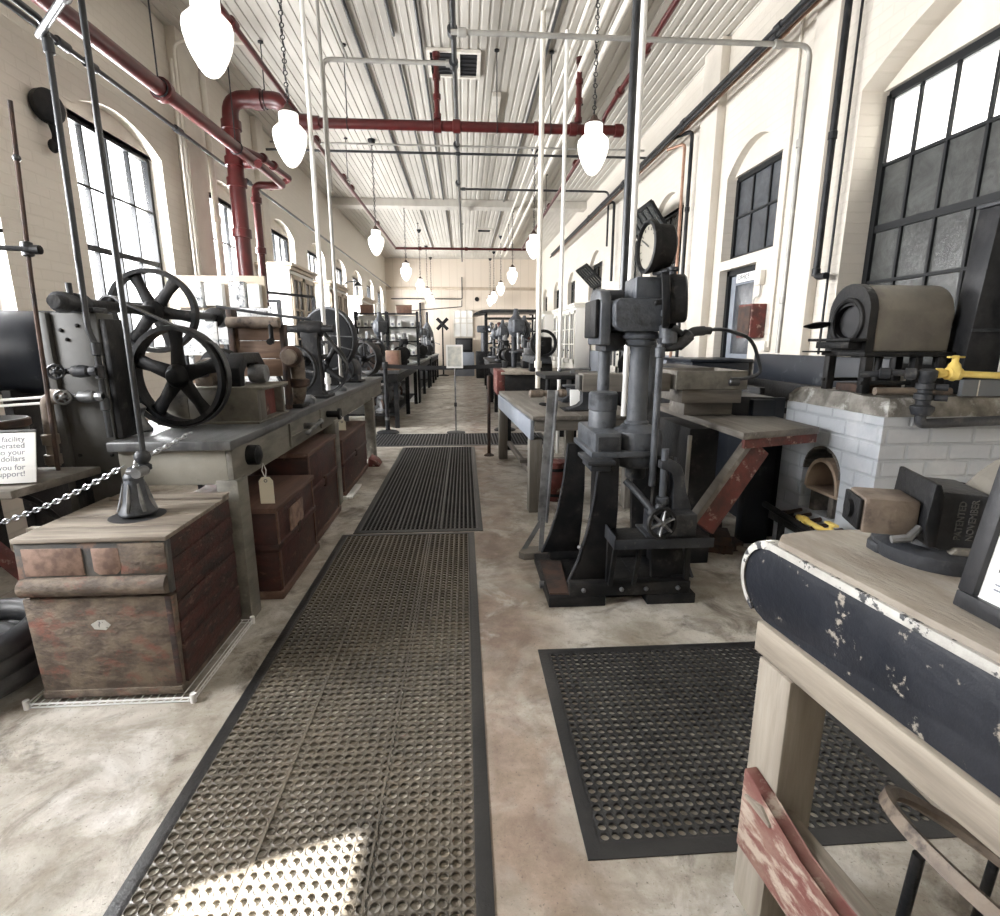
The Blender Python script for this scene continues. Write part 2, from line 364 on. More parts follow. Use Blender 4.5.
# ------------------------------------------------------------------ the room
XL, XR, ZC, YB, YF = -3.1, 2.95, 4.6, -2.2, 22.5
def arc(y0, y1, zs, rise, n=12):
    return [(y0 + (y1 - y0) * i / n, zs + rise * (1 - (2 * i / n - 1) ** 2)) for i in range(n + 1)]
def wall(name, x0, x1, ops):
    b = B(); y = YB
    for (a, c, sill, spring, rise) in ops:
        b.box(x0, y, 0, x1, a, ZC)
        if sill > 0: b.box(x0, a, 0, x1, c, sill)
        b.prism([(a, ZC)] + arc(a, c, spring, rise) + [(c, ZC)], 'x', x0, x1)
        y = c
    b.box(x0, y, 0, x1, YF, ZC)
    return struct(b.obj(name, 'wall_cream', sharp=30))
LW = [(2.68 + 2.2 * i, 4.04 + 2.2 * i, 1.25, 3.18, .2) for i in range(-1, 9)]
wall('wall_left', XL - .3, XL, LW)
RW = [(1.85, 4.20, 1.15, 3.16, .36), (5.18, 6.24, 0, 3.12, .26), (7.44, 8.62, 1.9, 3.16, .26), (9.0, 10.2, 2.3, 3.05, .26),
      (11.7, 12.9, 2.3, 3.05, .28), (14.5, 15.5, 2.3, 2.95, .25), (16.9, 17.9, 2.3, 2.95, .25), (19.3, 20.3, 2.3, 2.95, .25)]
wall('wall_right', XR, XR + .3, RW)
struct(B().box(XL - .3, YB - .2, 0, XR + .3, YB, ZC).obj('wall_back', 'wall_cream'))
struct(B().box(XL - .3, YF, 0, XR + .3, YF + .2, ZC).obj('wall_far', 'wall_far'))
struct(B().box(XL - .3, YB - .2, -.12, XR + .3, YF + .2, 0).obj('floor', 'floor'))
pr = []
n = 64; w = (XR - XL + .6) / n
for i in range(n):
    x = XL - .3 + i * w
    pr += [(x, ZC), (x + w * .62, ZC), (x + w * .68, ZC + .011), (x + w * .94, ZC + .011)]
pr += [(XR + .3, ZC), (XR + .3, ZC + .12), (XL - .3, ZC + .12)]
struct(B().prism(pr, 'y', YB - .2, YF + .2).obj('ceiling', 'ceil', sharp=20))
struct(B().box(XL, 13.4, 4.44, XR, 13.75, ZC - .002).obj('trim_1', 'ceil'))
struct(B().box(XR - .035, 6.9, 0, XR, YF, 1.16, .006).obj('baseboard_right', 'dado'))
struct(B().box(XL, 6.62, 0, XL + .11, 7.02, ZC - .002, .008).obj('trim_2', 'tymp'))
struct(B().box(XR - .10, 6.42, 0, XR, 6.86, ZC - .002, .008).obj('trim_3', 'tymp'))
struct(B().box(XL, 8.9, 0, XL + .08, 9.2, ZC - .002, .008).obj('trim_4', 'tymp'))
struct(B().box(XR - .08, 4.45, 0, XR, 4.75, ZC - .002, .008).obj('trim_5', 'tymp'))
struct(B().box(XL, YF - .02, 3.40, XR, YF, 3.52, .005).obj('trim_6', 'tan_joinery'))

def window(i, xg, y0, y1, z0, z1, cols, rows, panes, arch=None, heavy=()):
    """a steel window in the plane x = xg: muntin positions in cols (y) and rows (z); panes = [(z0, z1, glass)]"""
    r = bpy.data.objects.new('window_%d' % i, None); COL.objects.link(r); r.location = (xg, (y0 + y1) / 2, z0); r['kind'] = 'structure'
    f = B(); t = .022
    for y in (y0, y1): f.box(xg - .03, y - .03, z0, xg + .03, y + .02, z1)
    for z in (z0, z1): f.box(xg - .03, y0, z - .03, xg + .03, y1, z + .022)
    for y in cols: f.box(xg - .02, y - t / 2, z0, xg + .02, y + t / 2, z1)
    for z in rows:
        q = .026 if z in heavy else t / 2
        f.box(xg - .024, y0, z - q, xg + .024, y1, z + q)
    f.obj('window_frame', 'sash', r)
    for q in panes:
        u, v = q[3:] if len(q) > 3 else (y0, y1)
        B().box(xg - .003, u, q[0], xg + .003, v, q[1]).obj('pane', q[2], r)
    if arch:
        B().prism([(y0 - .03, z1 + .03), (y0 - .03, arch[0])] + arc(arch[2], arch[3], arch[0], arch[1]) + [(y1 + .03, arch[0]), (y1 + .03, z1 + .03)], 'x', xg - .05, xg + .05).obj('arch_panel', 'tymp', r)
    return r
for i, (a, c, sill, sp, ri) in enumerate(LW):
    y0, y1 = a + .03, c - .03
    window(i + 1, XL - .15, y0, y1, 1.28, 3.18, [y0 + (y1 - y0) * k / 4 for k in (1, 2, 3)], [1.7, 2.15, 2.66],
           [(1.28, 3.18, 'clear')], (3.18, ri, a, c), (2.15,))
a, c = 1.88, 4.17
window(12, XR + .22, a, c, 1.18, 3.12, [4.17 - .28 * k for k in range(1, 9)], [1.80, 2.19, 2.64],
       [(1.18, 2.64, 'dirty'), (2.64, 3.12, 'frosted', 2.72, 4.17), (2.64, 3.12, 'dirty', 2.45, 2.72), (2.64, 2.98, 'clear', 1.88, 2.45), (2.98, 3.12, 'dirty', 1.88, 2.45)], (3.16, .36, 1.85, 4.20), (2.19,))  # unseen near panes: clear gap and dirty strips shaped to cast the sun patch
window(13, XR + .13, 5.22, 6.20, 2.27, 3.10, [5.22 + .98 * k / 3 for k in (1, 2)], [2.70], [(2.27, 3.10, 'dim')], (3.12, .26, 5.18, 6.24))
for k, (a, c, s_, sp, ri) in enumerate(RW[2:]):
    window(14 + k, XR + .13, a + .03, c - .03, s_ + .03, sp, [a + (c - a) * q / 3 for q in (1, 2)], [s_ + .45], [(s_ + .03, sp, 'dirty')], (sp, ri, a, c))
# the door under the transom, with an infill of wall on its near side
struct(B().box(XR, 5.18, 0, XR + .28, 5.46, 2.139).box(XR, 5.18, 2.14, XR + .28, 6.24, 2.24).obj('trim_7', 'tymp'))
d = bpy.data.objects.new('door_1', None); COL.objects.link(d); d.location = (XR + .12, 5.84, 0); d['kind'] = 'structure'
x = XR + .14
B().box(x - .05, 5.46, 0, x + .05, 5.52, 2.14).box(x - .05, 6.18, 0, x + .05, 6.24, 2.14).box(x - .05, 5.46, 2.08, x + .05, 6.24, 2.14).obj('door_frame', 'sash', d)
B().box(x - .02, 5.53, .01, x + .02, 6.17, 1.22).box(x - .02, 5.53, 1.22, x + .02, 5.63, 2.07).box(x - .02, 6.07, 1.22, x + .02, 6.17, 2.07).box(x - .02, 5.63, 1.97, x + .02, 6.07, 2.07).obj('door_panel', 'dado', d)
B().box(x - .004, 5.63, 1.22, x + .004, 6.07, 1.97).obj('pane', 'dim', d)
B().box(x - .05, 5.56, 1.0, x - .02, 5.60, 1.16, .008).cyl((x - .09, 5.58, 1.08), (x - .02, 5.58, 1.08), .022).obj('door_handle', 'steel', d)
sg = thing('door_sign', 'narrow white notice strip fixed above the glass of the dark side door', 'sign', (XR + .10, 5.80, 1.99))
B().box(XR + .095, 5.58, 1.99, XR + .112, 6.02, 2.09, .003).obj('board', 'paper', sg)
text('lettering', 'OFFICE', .075, axes((XR + .093, 5.98, 2.015), (0, -1, 0), (0, 0, 1)), 'ink', sg)
# hopper sashes swung in from the right wall
def hopper(y0, y1, z0, z1, ang, label):
    r = thing('hopper_sash', label, 'window', (XR + .06, (y0 + y1) / 2, z0), group='hopper sashes swung open along the cream wall')
    f = B(); g = B(); ab = (XR + .06, 0, z0); R = ((0, 1, 0), ang)
    for y in (y0, y1): f.box(XR + .04, y - .03, z0, XR + .08, y + .03, z1, 0, R, ab)
    for z in (z0, (z0 + z1) / 2, z1): f.box(XR + .04, y0, z - .025, XR + .08, y1, z + .025, 0, R, ab)
    for k in range(1, 5): f.box(XR + .045, y0 + (y1 - y0) * k / 5 - .02, z0, XR + .075, y0 + (y1 - y0) * k / 5 + .02, z1, 0, R, ab)
    g.box(XR + .057, y0, z0, XR + .063, y1, z1, 0, R, ab)
    f.obj('sash_frame', 'sash', r); g.obj('pane', 'dirty', r)
hopper(7.50, 8.56, 2.50, 3.34, -.62, 'open dark hopper sash behind the tall black pressure gauge')
hopper(11.78, 12.82, 2.60, 3.12, -.8, 'open dark hopper sash above the cream cupboards, farther along the wall')

# ------------------------------------------------------------------ pendant lamps
def lamp_proto():
    r = thing('pendant_lamp', 'x', 'lamp', (0, 0, 0))
    B().lathe([(.078, .235), (.088, .228), (.088, .165), (.08, .15), (.11, .125), (.148, .085), (.155, .05), (.150, 0), (.135, -.06), (.11, -.12), (.078, -.18), (.045, -.22), (.012, -.237)][::-1], n=32).xf(Matrix.Scale(.88, 4)).obj('globe', 'lamp', r)
    B().lathe([(.014, .315), (.03, .30), (.04, .275), (.07, .255), (.092, .24), (.092, .229), (.079, .2355)][::-1], n=24).xf(Matrix.Scale(.88, 4)).obj('fitter', 'rust', r)
    ch = B()
    for k in range(-1, 30):
        z = .31 + .0425 * k
        ch.torus((0, 0, z + .022), (1, 0, 0) if k % 2 else (0, 1, 0), .017, .0042, 10, 5)
    ch.tube([(.012 * math.sin(k * .9), .012 * math.cos(k * .9), .31 + .0425 * k) for k in range(-1, 30)], .003, 5)
    ch.obj('chain', 'black_steel', r)
    B().lathe([(.012, 1.50), (.03, 1.52), (.06, 1.56), (.065, 1.597)], n=20).obj('ceiling_rose', 'black_steel', r)
    return r
LP = [(-1.45, 3.62, 3.07, 'large opal pendant lamp cut off by the top edge, nearest of its row'),
      (-1.43, 5.02, 3.0, 'opal acorn pendant lamp beside the red pipe elbow'),
      (-1.47, 9.74, 3.0, 'third opal pendant lamp of the row along the window wall'),
      (-1.37, 13.6, 3.0, 'fourth opal pendant lamp of the row along the window wall'),
      (-1.29, 16.9, 3.0, 'fifth opal pendant lamp of the row along the window wall'),
      (-1.25, 19.4, 2.97, 'sixth small opal pendant lamp of the window wall row'),
      (-1.24, 21.6, 2.92, 'last tiny opal pendant lamp of the window wall row'),
      (1.157, 5.07, 3.0, 'opal acorn pendant lamp hanging in front of the red cross main'),
      (1.26, 9.95, 3.0, 'second opal pendant lamp of the row above the hydraulic press'),
      (1.26, 14.2, 3.0, 'third opal pendant lamp of the row on the press side'),
      (1.20, 17.7, 3.0, 'fourth opal pendant lamp of the row on the press side'),
      (1.12, 20.3, 2.95, 'fifth small opal pendant lamp of the press side row'),
      (1.06, 21.8, 2.93, 'last tiny opal pendant lamp of the press side row')]
lp0 = lamp_proto()
for i, (x, y, z, lb) in enumerate(LP):
    o = lp0 if i == 0 else dup(lp0)
    o.location = (x, y, z); o['label'] = lb; o['group'] = 'opal pendant lamps'

# ------------------------------------------------------------------ overhead services
def run(name, label, cat, pts, r, m, bend=.1, cup=(), cr=1.45, cl=.07, group=None, hang=(), hr=.006, seg=10):
    o = B().pipe(pts, r, bend, seg).obj(name, m); tag(o, label, cat, group)
    for (p, d) in cup:
        p = Vector(p); d = Vector(d).normalized() * cl / 2
        B().lathe([(r * 1.02, -cl / 2), (r * cr, -cl / 2 + .004), (r * cr, cl / 2 - .004), (r * 1.02, cl / 2)], p, d, 16).obj('coupling', m, o)
    for (p, m2) in hang:
        p = Vector(p)
        B().cyl(p, (p.x, p.y, ZC - .003), hr, n=6).lathe([(hr, -.02), (.03, -.014), (.03, 0)], (p.x, p.y, ZC - .003), (0, 0, 1), 10).torus(p, (0, 1, 0) if m2 == 'y' else (1, 0, 0), r + .006, .006, 16, 5).obj('hanger', 'black_steel', o)
    return o
Yv = (0, 1, 0); Xv = (1, 0, 0); Zv = (0, 0, 1)
run('water_main', 'thick red oxide pipe running along the window wall', 'pipe', [(-2.36, 1.5, 3.20), (-2.36, 6.87, 3.36), (-2.49, 6.87, 3.36)], .060, 'red', .12,
    [((-2.36, y, 3.20 + (y - 1.5) * .0298), Yv) for y in (4.9,)], hang=[((-2.36, 4.85, 3.30), 'y'), ((-2.36, 6.3, 3.345), 'y')])
run('riser_pipe', 'thick red standpipe rising by the window and bending over at the top', 'pipe',
    [(-2.6, 6.87, 0), (-2.6, 6.87, 4.02), (-2.02, 6.87, 4.02), (-1.86, 6.87, 3.80), (-1.72, 6.87, 3.80)], .088, 'red', .17,
    [((-2.6, 6.87, z), Zv) for z in (3.75, 3.37, 3.15, 2.6, 2.0)] + [((-2.28, 6.87, 4.02), Xv)], 1.22, .1, hang=[((-2.2, 6.87, 4.02), 'x')], seg=14)
run('cross_main', 'red oxide main pipe crossing the hall under the ceiling', 'pipe', [(-1.72, 6.87, 3.80), (1.92, 6.87, 3.80)], .055, 'red', .1,
    [((x, 6.87, 3.80), Xv) for x in (-1.66, -.27, -.05, .9, 1.32, 1.86)], 1.3, .09, hang=[((x, 6.87, 3.80), 'x') for x in (-1.3, .42, 1.05)], seg=14)
for x, lb in ((-.27, 'short red pendant riser from the cross main to the ceiling beside the dark vent'), (1.38, 'short red riser from the cross main above the hanging lamp')):
    run('sprinkler_riser', lb, 'pipe', [(x, 6.87, 3.86), (x, 6.87, 4.55)], .032, 'red', .05, [((x, 6.87, z), Zv) for z in (3.9, 4.1, 4.3, 4.52)], 1.4, .06)
run('branch_pipe', 'thin red branch line running lengthwise on the window side', 'pipe', [(-1.88, 2.2, 3.93), (-1.88, 6.78, 3.93), (-1.88, 6.95, 3.88), (-1.88, 15.9, 3.93)], .026, 'red', .08,
    [((-1.88, y, 3.93), Yv) for y in (4.6, 5.2, 7.8, 9.4, 10.0, 12.8)], 1.7, .09, hang=[((-1.88, y, 3.93), 'y') for y in (4.9, 9.7)])
run('branch_pipe', 'thin red branch line running lengthwise on the press side', 'pipe', [(1.68, 2.2, 3.93), (1.68, 6.78, 3.93), (1.68, 6.95, 3.88), (1.68, 15.9, 3.93)], .026, 'red', .08,
    [((1.68, y, 3.93), Yv) for y in (5.4, 6.2, 8.5, 11)], 1.6, .09, hang=[((1.68, y, 3.93), 'y') for y in (8.2, 11.4)])
run('cross_main', 'farther thin red pipe crossing the hall before the end wall', 'pipe', [(-1.9, 16.0, 3.93), (1.8, 16.0, 3.93)], .035, 'red', .1, [((x, 16.0, 3.93), Xv) for x in (-1.2, .1, 1.2)], 1.5, .09,
    hang=[((x, 16.0, 3.93), 'x') for x in (-1.25, 0, 1.3)])
run('riser_pipe', 'slim red standpipe standing behind the thick red one', 'pipe', [(-2.6, 7.45, 0), (-2.6, 7.45, 3.28), (-2.25, 7.45, 3.28), (-2.25, 6.6, 3.28)], .046, 'red', .08,
    [((-2.6, 7.45, z), Zv) for z in (3.1, 2.5)], 1.4, .08)
run('link_pipe', 'short red valve line linked to the slim standpipe', 'pipe', [(-2.6, 6.95, 3.56), (-2.45, 7.3, 3.56), (-2.33, 8.05, 3.52), (-2.62, 8.05, 3.40)], .036, 'red', .06,
    [((-2.44, 7.35, 3.56), Yv), ((-2.4, 7.6, 3.55), Yv)], 1.6, .06)
# dark and pale conduits
run('conduit', 'dark steel conduit clipped along the window wall high up', 'conduit', [(-2.88, 1.5, 3.46), (-2.88, 22.3, 3.46)], .02, 'conduit_dark', .1, [((-2.88, y, 3.46), Yv) for y in (4.6, 4.9, 6.2, 8)], 1.7, .12)
run('conduit', 'dark steel conduit down the middle of the ceiling', 'conduit', [(-.07, 1.5, 4.30), (-.03, 21, 4.30)], .028, 'conduit_dark', .1, [((-.07, y, 4.3), Yv) for y in (5.93, 6.55, 9.0, 11)], 1.8, .1)
for x, y0, y1, lb in ((-1.12, 2, 13.3, 'thin dark ceiling conduit farthest from the press side'), (-.71, 2, 6.6, 'short thin dark ceiling conduit that ends before the vent'), (-.43, 2, 13.3, 'thin dark ceiling conduit beside the black vent'),
                      (-.72, 7.2, 13.3, 'thin dark ceiling conduit that starts beyond the vent'), (-1.05, 14, 20, 'thin dark far ceiling conduit towards the window wall'), (-.4, 14, 20, 'thin dark far ceiling conduit near the hall axis'), (.98, 2, 20.5, 'dark ceiling conduit among the white pipes')):
    tag(B().cyl((x, y0, 4.572), (x, y1, 4.572), .017, n=8).obj('conduit', 'conduit_dark'), lb, 'conduit')
for x, lb in ((1.38, 'long white ceiling pipe beside the hanging lamp'), (1.55, 'long white ceiling pipe outermost of the pair'), (1.20, 'slim white ceiling pipe inside the pair')):
    run('white_pipe', lb, 'pipe', [(x, 1.5, 4.42), (x, 20.5, 4.42)], .034 if x > 1.3 else .022, 'pipe_white', .1, [((x, y, 4.42), Yv) for y in (6.2, 10, 14)], 1.25, .1)
run('conduit', 'grey conduit crossing overhead then dropping down the cream wall', 'conduit', [(-.07, 4.8, 3.73), (2.88, 4.8, 3.73), (2.88, 4.8, 1.25)], .02, 'conduit_grey', .1,
    [((.02, 4.8, 3.73), Xv), ((2.6, 4.8, 3.73), Xv), ((2.88, 4.8, 3.0), Zv), ((2.88, 4.8, 1.72), Zv)], 1.6, .07)
run('conduit', 'grey conduit crossing overhead from the vent to the window side', 'conduit', [(-.07, 6.55, 4.30), (-1.47, 6.55, 4.30), (-1.47, 6.55, 3.0)], .024, 'conduit_grey', .1, [((-.12, 6.55, 4.3), Xv)], 1.5, .07)
run('conduit', 'dark conduit crossing overhead beyond the red main', 'conduit', [(-2.9, 8.9, 4.15), (2.9, 8.9, 4.15)], .018, 'conduit_dark', .1, [((-.05, 8.9, 4.15), Xv)], 1.5, .07)
run('conduit', 'pale conduit crossing overhead just above the dark one', 'conduit', [(-2.9, 9.1, 4.32), (2.9, 9.1, 4.32)], .014, 'conduit_grey', .1)
run('conduit', 'dark conduit from the middle line across to the cream wall', 'conduit', [(-.03, 11, 4.2), (2.85, 11, 4.2), (2.85, 11, 3.2)], .02, 'conduit_dark', .1, [((.03, 11, 4.2), Xv), ((1.9, 11, 4.2), Xv)], 1.5, .08)
run('conduit', 'pale conduit crossing near the window wall at the top', 'conduit', [(-2.95, 5.6, 4.45), (-.1, 5.6, 4.45)], .014, 'conduit_grey', .1)
for k, (dx, dz, m, r, lb) in enumerate(((0, 0, 'black_steel', .024, 'black pipe of the pipe bundle along the cream wall'), (.055, -.05, 'copper', .018, 'copper pipe of the bundle along the cream wall'), (-.03, -.085, 'black_steel', .02, 'lower black pipe of the bundle along the cream wall'))):
    run('wall_pipe', lb, 'pipe', [(2.70 + dx, 1.5, 3.96 + dz), (2.70 + dx, 17, 3.96 + dz)], r, m, .1, [((2.70 + dx, y, 3.96 + dz), Yv) for y in (5, 7, 9.5, 12)], 1.35, .1)
run('drop_pipe', 'black pipe with an elbow dropping down the cream wall, open end low', 'pipe', [(2.85, 3.4, 4.3), (2.85, 4.33, 4.3), (2.85, 4.33, 1.86), (2.85, 4.2, 1.86)], .026, 'black_steel', .06, [((2.85, 4.33, 2.9), Zv), ((2.85, 4.33, 1.9), Zv)], 1.25, .06)
run('drop_pipe', 'black pipe dropping from the bundle beside the gauge', 'pipe', [(2.70, 7.35, 3.90), (2.86, 7.1, 3.90), (2.86, 7.1, .9)], .024, 'black_steel', .07, [((2.86, 7.1, 3.0), Zv)], 1.3, .06)
run('drop_pipe', 'copper pipe dropping from the bundle beside the gauge', 'pipe', [(2.72, 7.55, 3.83), (2.86, 7.32, 3.83), (2.86, 7.32, .9)], .02, 'copper', .06)
run('drop_pipe', 'black pipe dropping from the bundle beyond the gauge', 'pipe', [(2.70, 10.9, 3.93), (2.86, 10.6, 3.93), (2.86, 10.6, 2.5)], .026, 'black_steel', .08)
run('conduit', 'thin pale conduit running down beside the side door', 'conduit', [(2.93, 5.05, 4.5), (2.93, 5.05, 1.3)], .012, 'pipe_white', .1)
run('conduit', 'thin black rod beside the big steel window', 'conduit', [(2.90, 4.25, 4.5), (2.90, 4.25, 1.25)], .010, 'black_steel', .1)
run('drain_pipe', 'white downpipe on the window wall beside the pilaster', 'pipe', [(-2.97, 7.12, 4.5), (-2.97, 7.12, 0)], .035, 'pipe_white', .1, [((-2.97, 7.12, 2.8), Zv)], 1.3, .08)
run('drain_pipe', 'pale conduit bending in at the top of the window wall', 'pipe', [(-2.2, 6.5, 4.4), (-2.97, 6.5, 4.4), (-2.97, 6.5, 1.2)], .016, 'pipe_white', .12)
run('drain_pipe', 'thin pale conduit bending round the display boards', 'pipe', [(-2.97, 6.42, 4.2), (-2.97, 6.42, 1.75), (-2.6, 6.3, 1.72)], .014, 'pipe_white', .12)
run('standing_pipe', 'black steel standpipe from press head to ceiling', 'pipe', [(.885, 3.02, 1.30), (.885, 3.02, 4.58)], .021, 'conduit_dark', .1, [((.885, 3.02, 1.6), Zv)], 1.5, .05)
run('standing_pipe', 'white pipe beside the black one behind the press', 'pipe', [(.985, 3.22, .9), (.985, 3.22, 4.58)], .018, 'white_enamel', .1)
run('standing_pipe', 'white vertical pipe standing on the far table of the press side', 'pipe', [(.84, 6.1, .83), (.84, 6.1, 4.58)], .028, 'pipe_white', .1, [((.84, 6.1, 1.1), Zv)], 1.5, .08)
run('standing_pipe', 'slimmer white vertical pipe beside the far table', 'pipe', [(1.14, 6.40, 0), (1.14, 6.40, 4.58)], .022, 'white_enamel', .1)
run('standing_pipe', 'tall white pipe rising from the grey bench beside the pedestal', 'pipe', [(-1.26, 5.03, .914), (-1.26, 5.03, 4.58)], .019, 'white_enamel', .1, [((-1.26, 5.03, 1.0), Zv)], 1.5, .06)
run('standing_pipe', 'second white pipe rising from the bench near the big disc', 'pipe', [(-1.20, 5.30, .914), (-1.20, 5.30, 4.3), (-1.20, 6.5, 4.3)], .015, 'conduit_grey', .08, [((-1.20, 5.30, 1.0), Zv)], 1.6, .06)
# ceiling vents and small ceiling things
def vent(x, y, w, l, lb):
    r = thing('ceiling_vent', lb, 'vent', (x, y, ZC - .03))
    f = B(); z0, z1 = ZC - .035, ZC - .003
    f.box(x - w / 2 - .04, y - l / 2 - .04, z0, x + w / 2 + .04, y - l / 2, z1).box(x - w / 2 - .04, y + l / 2, z0, x + w / 2 + .04, y + l / 2 + .04, z1)
    f.box(x - w / 2 - .04, y - l / 2, z0, x - w / 2, y + l / 2, z1).box(x + w / 2, y - l / 2, z0, x + w / 2 + .04, y + l / 2, z1); f.obj('frame', 'pipe_white', r)
    B().box(x - w / 2, y - l / 2, ZC - .012, x + w / 2, y + l / 2, ZC - .003).obj('opening', 'ink', r)
    s = B()
    for k in range(6):
        yy = y - l / 2 + l * (k + .5) / 6; s.box(x - w / 2, yy - .003, ZC - .03, x + w / 2, yy + .003, ZC - .013)
    s.obj('slats', 'ink', r)
vent(-.21, 7.18, .27, .55, 'black ceiling vent on the window side of the middle conduit')
vent(.10, 7.20, .20, .55, 'black ceiling vent on the press side of the middle conduit')
vent(.64, 16.8, .36, .35, 'small far black ceiling vent near the red end pipe')
tag(B().box(.42, 7.9, 4.535, .54, 9.2, 4.597, .01).obj('strip_light', 'pipe_white'), 'narrow white unlit strip box on the ceiling beyond the vents', 'light')
# ------------------------------------------------------------------ rubber mats with real holes
def rubber_mat(x0, y0, x1, y1, pitch, hole, label, group=None, edge=.045, z=.007, seams=(), rz=0., lip=0.004, m='rubber'):
    r = thing('rubber_mat', label, 'mat', ((x0 + x1) / 2, (y0 + y1) / 2, 0), rz, group)
    cx, cy = (x0 + x1) / 2, (y0 + y1) / 2
    nx = int((x1 - x0 - 2 * edge) / pitch); ny = int((y1 - y0 - 2 * edge) / pitch)
    px, py = (x1 - x0 - 2 * edge) / nx, (y1 - y0 - 2 * edge) / ny
    vs, fs = [], []; n = 12
    for j in range(ny):
        for i in range(nx):
            ox, oy = x0 + edge + (i + .5) * px - cx, y0 + edge + (j + .5) * py - cy
            hx = (((j % 2) - .5) * px * .0); b0 = len(vs)
            for k in range(n):
                t = 2 * PI * k / n + PI / 4; c, s_ = math.cos(t), math.sin(t); q = max(abs(c), abs(s_))
                vs.append((ox + c / q * px / 2, oy + s_ / q * py / 2, z))
            for rr, zz in ((hole * 1.16, z), (hole * 1.06, z + .003), (hole, z), (hole, .001)):
                for k in range(n):
                    t = 2 * PI * k / n + PI / 4; vs.append((ox + hx + rr * math.cos(t), oy + rr * math.sin(t), zz))
            for l in range(4):
                for k in range(n):
                    k2 = (k + 1) % n
                    fs.append((b0 + l * n + k, b0 + l * n + k2, b0 + (l + 1) * n + k2, b0 + (l + 1) * n + k))
    me = bpy.data.meshes.new('grid'); me.from_pydata(vs, [], fs); me.polygons.foreach_set('use_smooth', [True] * len(fs)); me.materials.append(M[m])
    o = bpy.data.objects.new('grid', me); COL.objects.link(o); o.parent = r
    b = B(); hx, hy = (x1 - x0) / 2, (y1 - y0) / 2; e = edge
    # bevelled border all round
    pr = [(0, .001), (0, .004), (e * .75, z + lip), (e, z), (e, .001)]
    cs = [[(-hx + u, -hy + u, h) for u, h in pr], [(hx - u, -hy + u, h) for u, h in pr], [(hx - u, hy - u, h) for u, h in pr], [(-hx + u, hy - u, h) for u, h in pr]]
    b.loft([[Vector(p) for p in c] for c in cs], True)
    b.xf(world(r)); b.obj('border', 'rubber', r)
    if seams:
        s2 = B()
        for u in seams: s2.box(-hx + u - .004, -hy + e, z, -hx + u + .004, hy - e, z + .004)
        s2.xf(world(r)); s2.objs('seam_rib', m, r)
    return r
rubber_mat(-.885, .62, .055, 3.65, .0325, .0130, 'long perforated black rubber mat down the aisle, nearest of the pair', 'aisle mats', seams=(.31, .62), m='rubber_dust_sheen')
rubber_mat(-.815, 3.67, .12, 6.86, .0325, .0118, 'long perforated black rubber mat down the aisle, beyond the nearer one', 'aisle mats', seams=(.31, .62))
rubber_mat(.31, 1.13, 1.37, 2.12, .031, .0122, 'square perforated black rubber mat under the chipped navy workbench')
rubber_mat(-1.35, 6.95, 1.15, 7.9, .042, .015, 'crosswise black rubber mat before the black barrier')

# ------------------------------------------------------------------ grey machine bench on the window side
wb = thing('workbench', 'long grey painted machine bench with wheels and belts on top', 'workbench', (-1.42, 4.7, 0))
B().prism([(-1.60, 2.43), (-1.06, 2.43), (-1.06, 7.02), (-1.80, 7.02), (-1.80, 2.68), (-1.60, 2.68)], 'z', .868, .912, .006).obj('top', 'bench_top', wb)
B().box(-1.105, 2.47, .70, -1.078, 6.98, .867, .003).obj('front_apron', 'bench_grey', wb)
B().box(-1.58, 2.47, .70, -1.105, 2.50, .867, .003).obj('end_apron', 'bench_light', wb)
B().box(-1.76, 6.95, .70, -1.105, 6.98, .867, .003).obj('end_apron', 'bench_light', wb)
B().box(-1.78, 2.70, .70, -1.752, 6.98, .867, .003).obj('back_apron', 'bench_grey', wb)
for y in (2.52, 4.43, 6.25):
    B().box(-1.16, y - .06, 0, -1.06, y + .06, .72, .006).obj('leg', 'bench_grey', wb)
    B().box(-1.77, max(y, 2.76) - .06, 0, -1.67, max(y, 2.76) + .06, .72, .006).obj('leg', 'bench_grey', wb)
B().box(-1.077, 3.28, .775, -1.066, 4.0, .78).box(-1.078, 3.28, .72, -1.066, 3.29, .86).box(-1.078, 3.99, .72, -1.066, 4.0, .86).obj('drawer_front', 'bench_grey', wb)
k = B().cyl((-1.077, 2.66, .80), (-1.03, 2.66, .80), .05, n=24).cyl((-1.03, 2.66, .80), (-1.015, 2.66, .80), .046, .02, 20).obj('screw_knob', 'dark_iron', wb)
B().cyl((-1.077, 3.6, .80), (-1.0, 3.6, .80), .022).beam((-1.0, 3.42, .785), (-1.0, 3.72, .81), .018, .018, (0, 0, 1), .004).ball((-1.0, 3.41, .784), .018).ball((-1.0, 3.73, .811), .02).obj('clamp_lever', 'steel', wb)
B().cyl((-1.077, 4.2, .80), (-.99, 4.2, .80), .026).cyl((-.99, 4.2, .80), (-.97, 4.2, .80), .045).obj('screw_knob', 'dark_iron', wb)
def tagcard(p, w, h, label, s):
    t = thing('paper_tag', label, 'tag', p)
    x, y, z = p
    B().prism([(x - w / 2, z - h), (x + w / 2, z - h), (x + w / 2, z - .02), (x + w / 2 - .015, z), (x - w / 2 + .015, z), (x - w / 2, z - .02)], 'y', y - .002, y + .002).obj('card', 'tag', t)
    B().tube([(x, y, z - .01), (x + .004, y + .005, z + s * .5), (x - .005, y, z + s), (x - .012, y - .006, z + s * .5), (x, y, z - .01)], .0025, 6).obj('string', 'white_wire', t)
    B().torus((x, y - .003, z - .018), (0, 1, 0), .007, .002, 12, 5).obj('eyelet', 'steel', t)
tagcard((-.985, 2.60, .70), .068, .135, 'blank cream tag on a string below the bench knob', .07)
tagcard((-.965, 4.2, .755), .055, .085, 'small white tag hanging from the farther bench knob', .03)

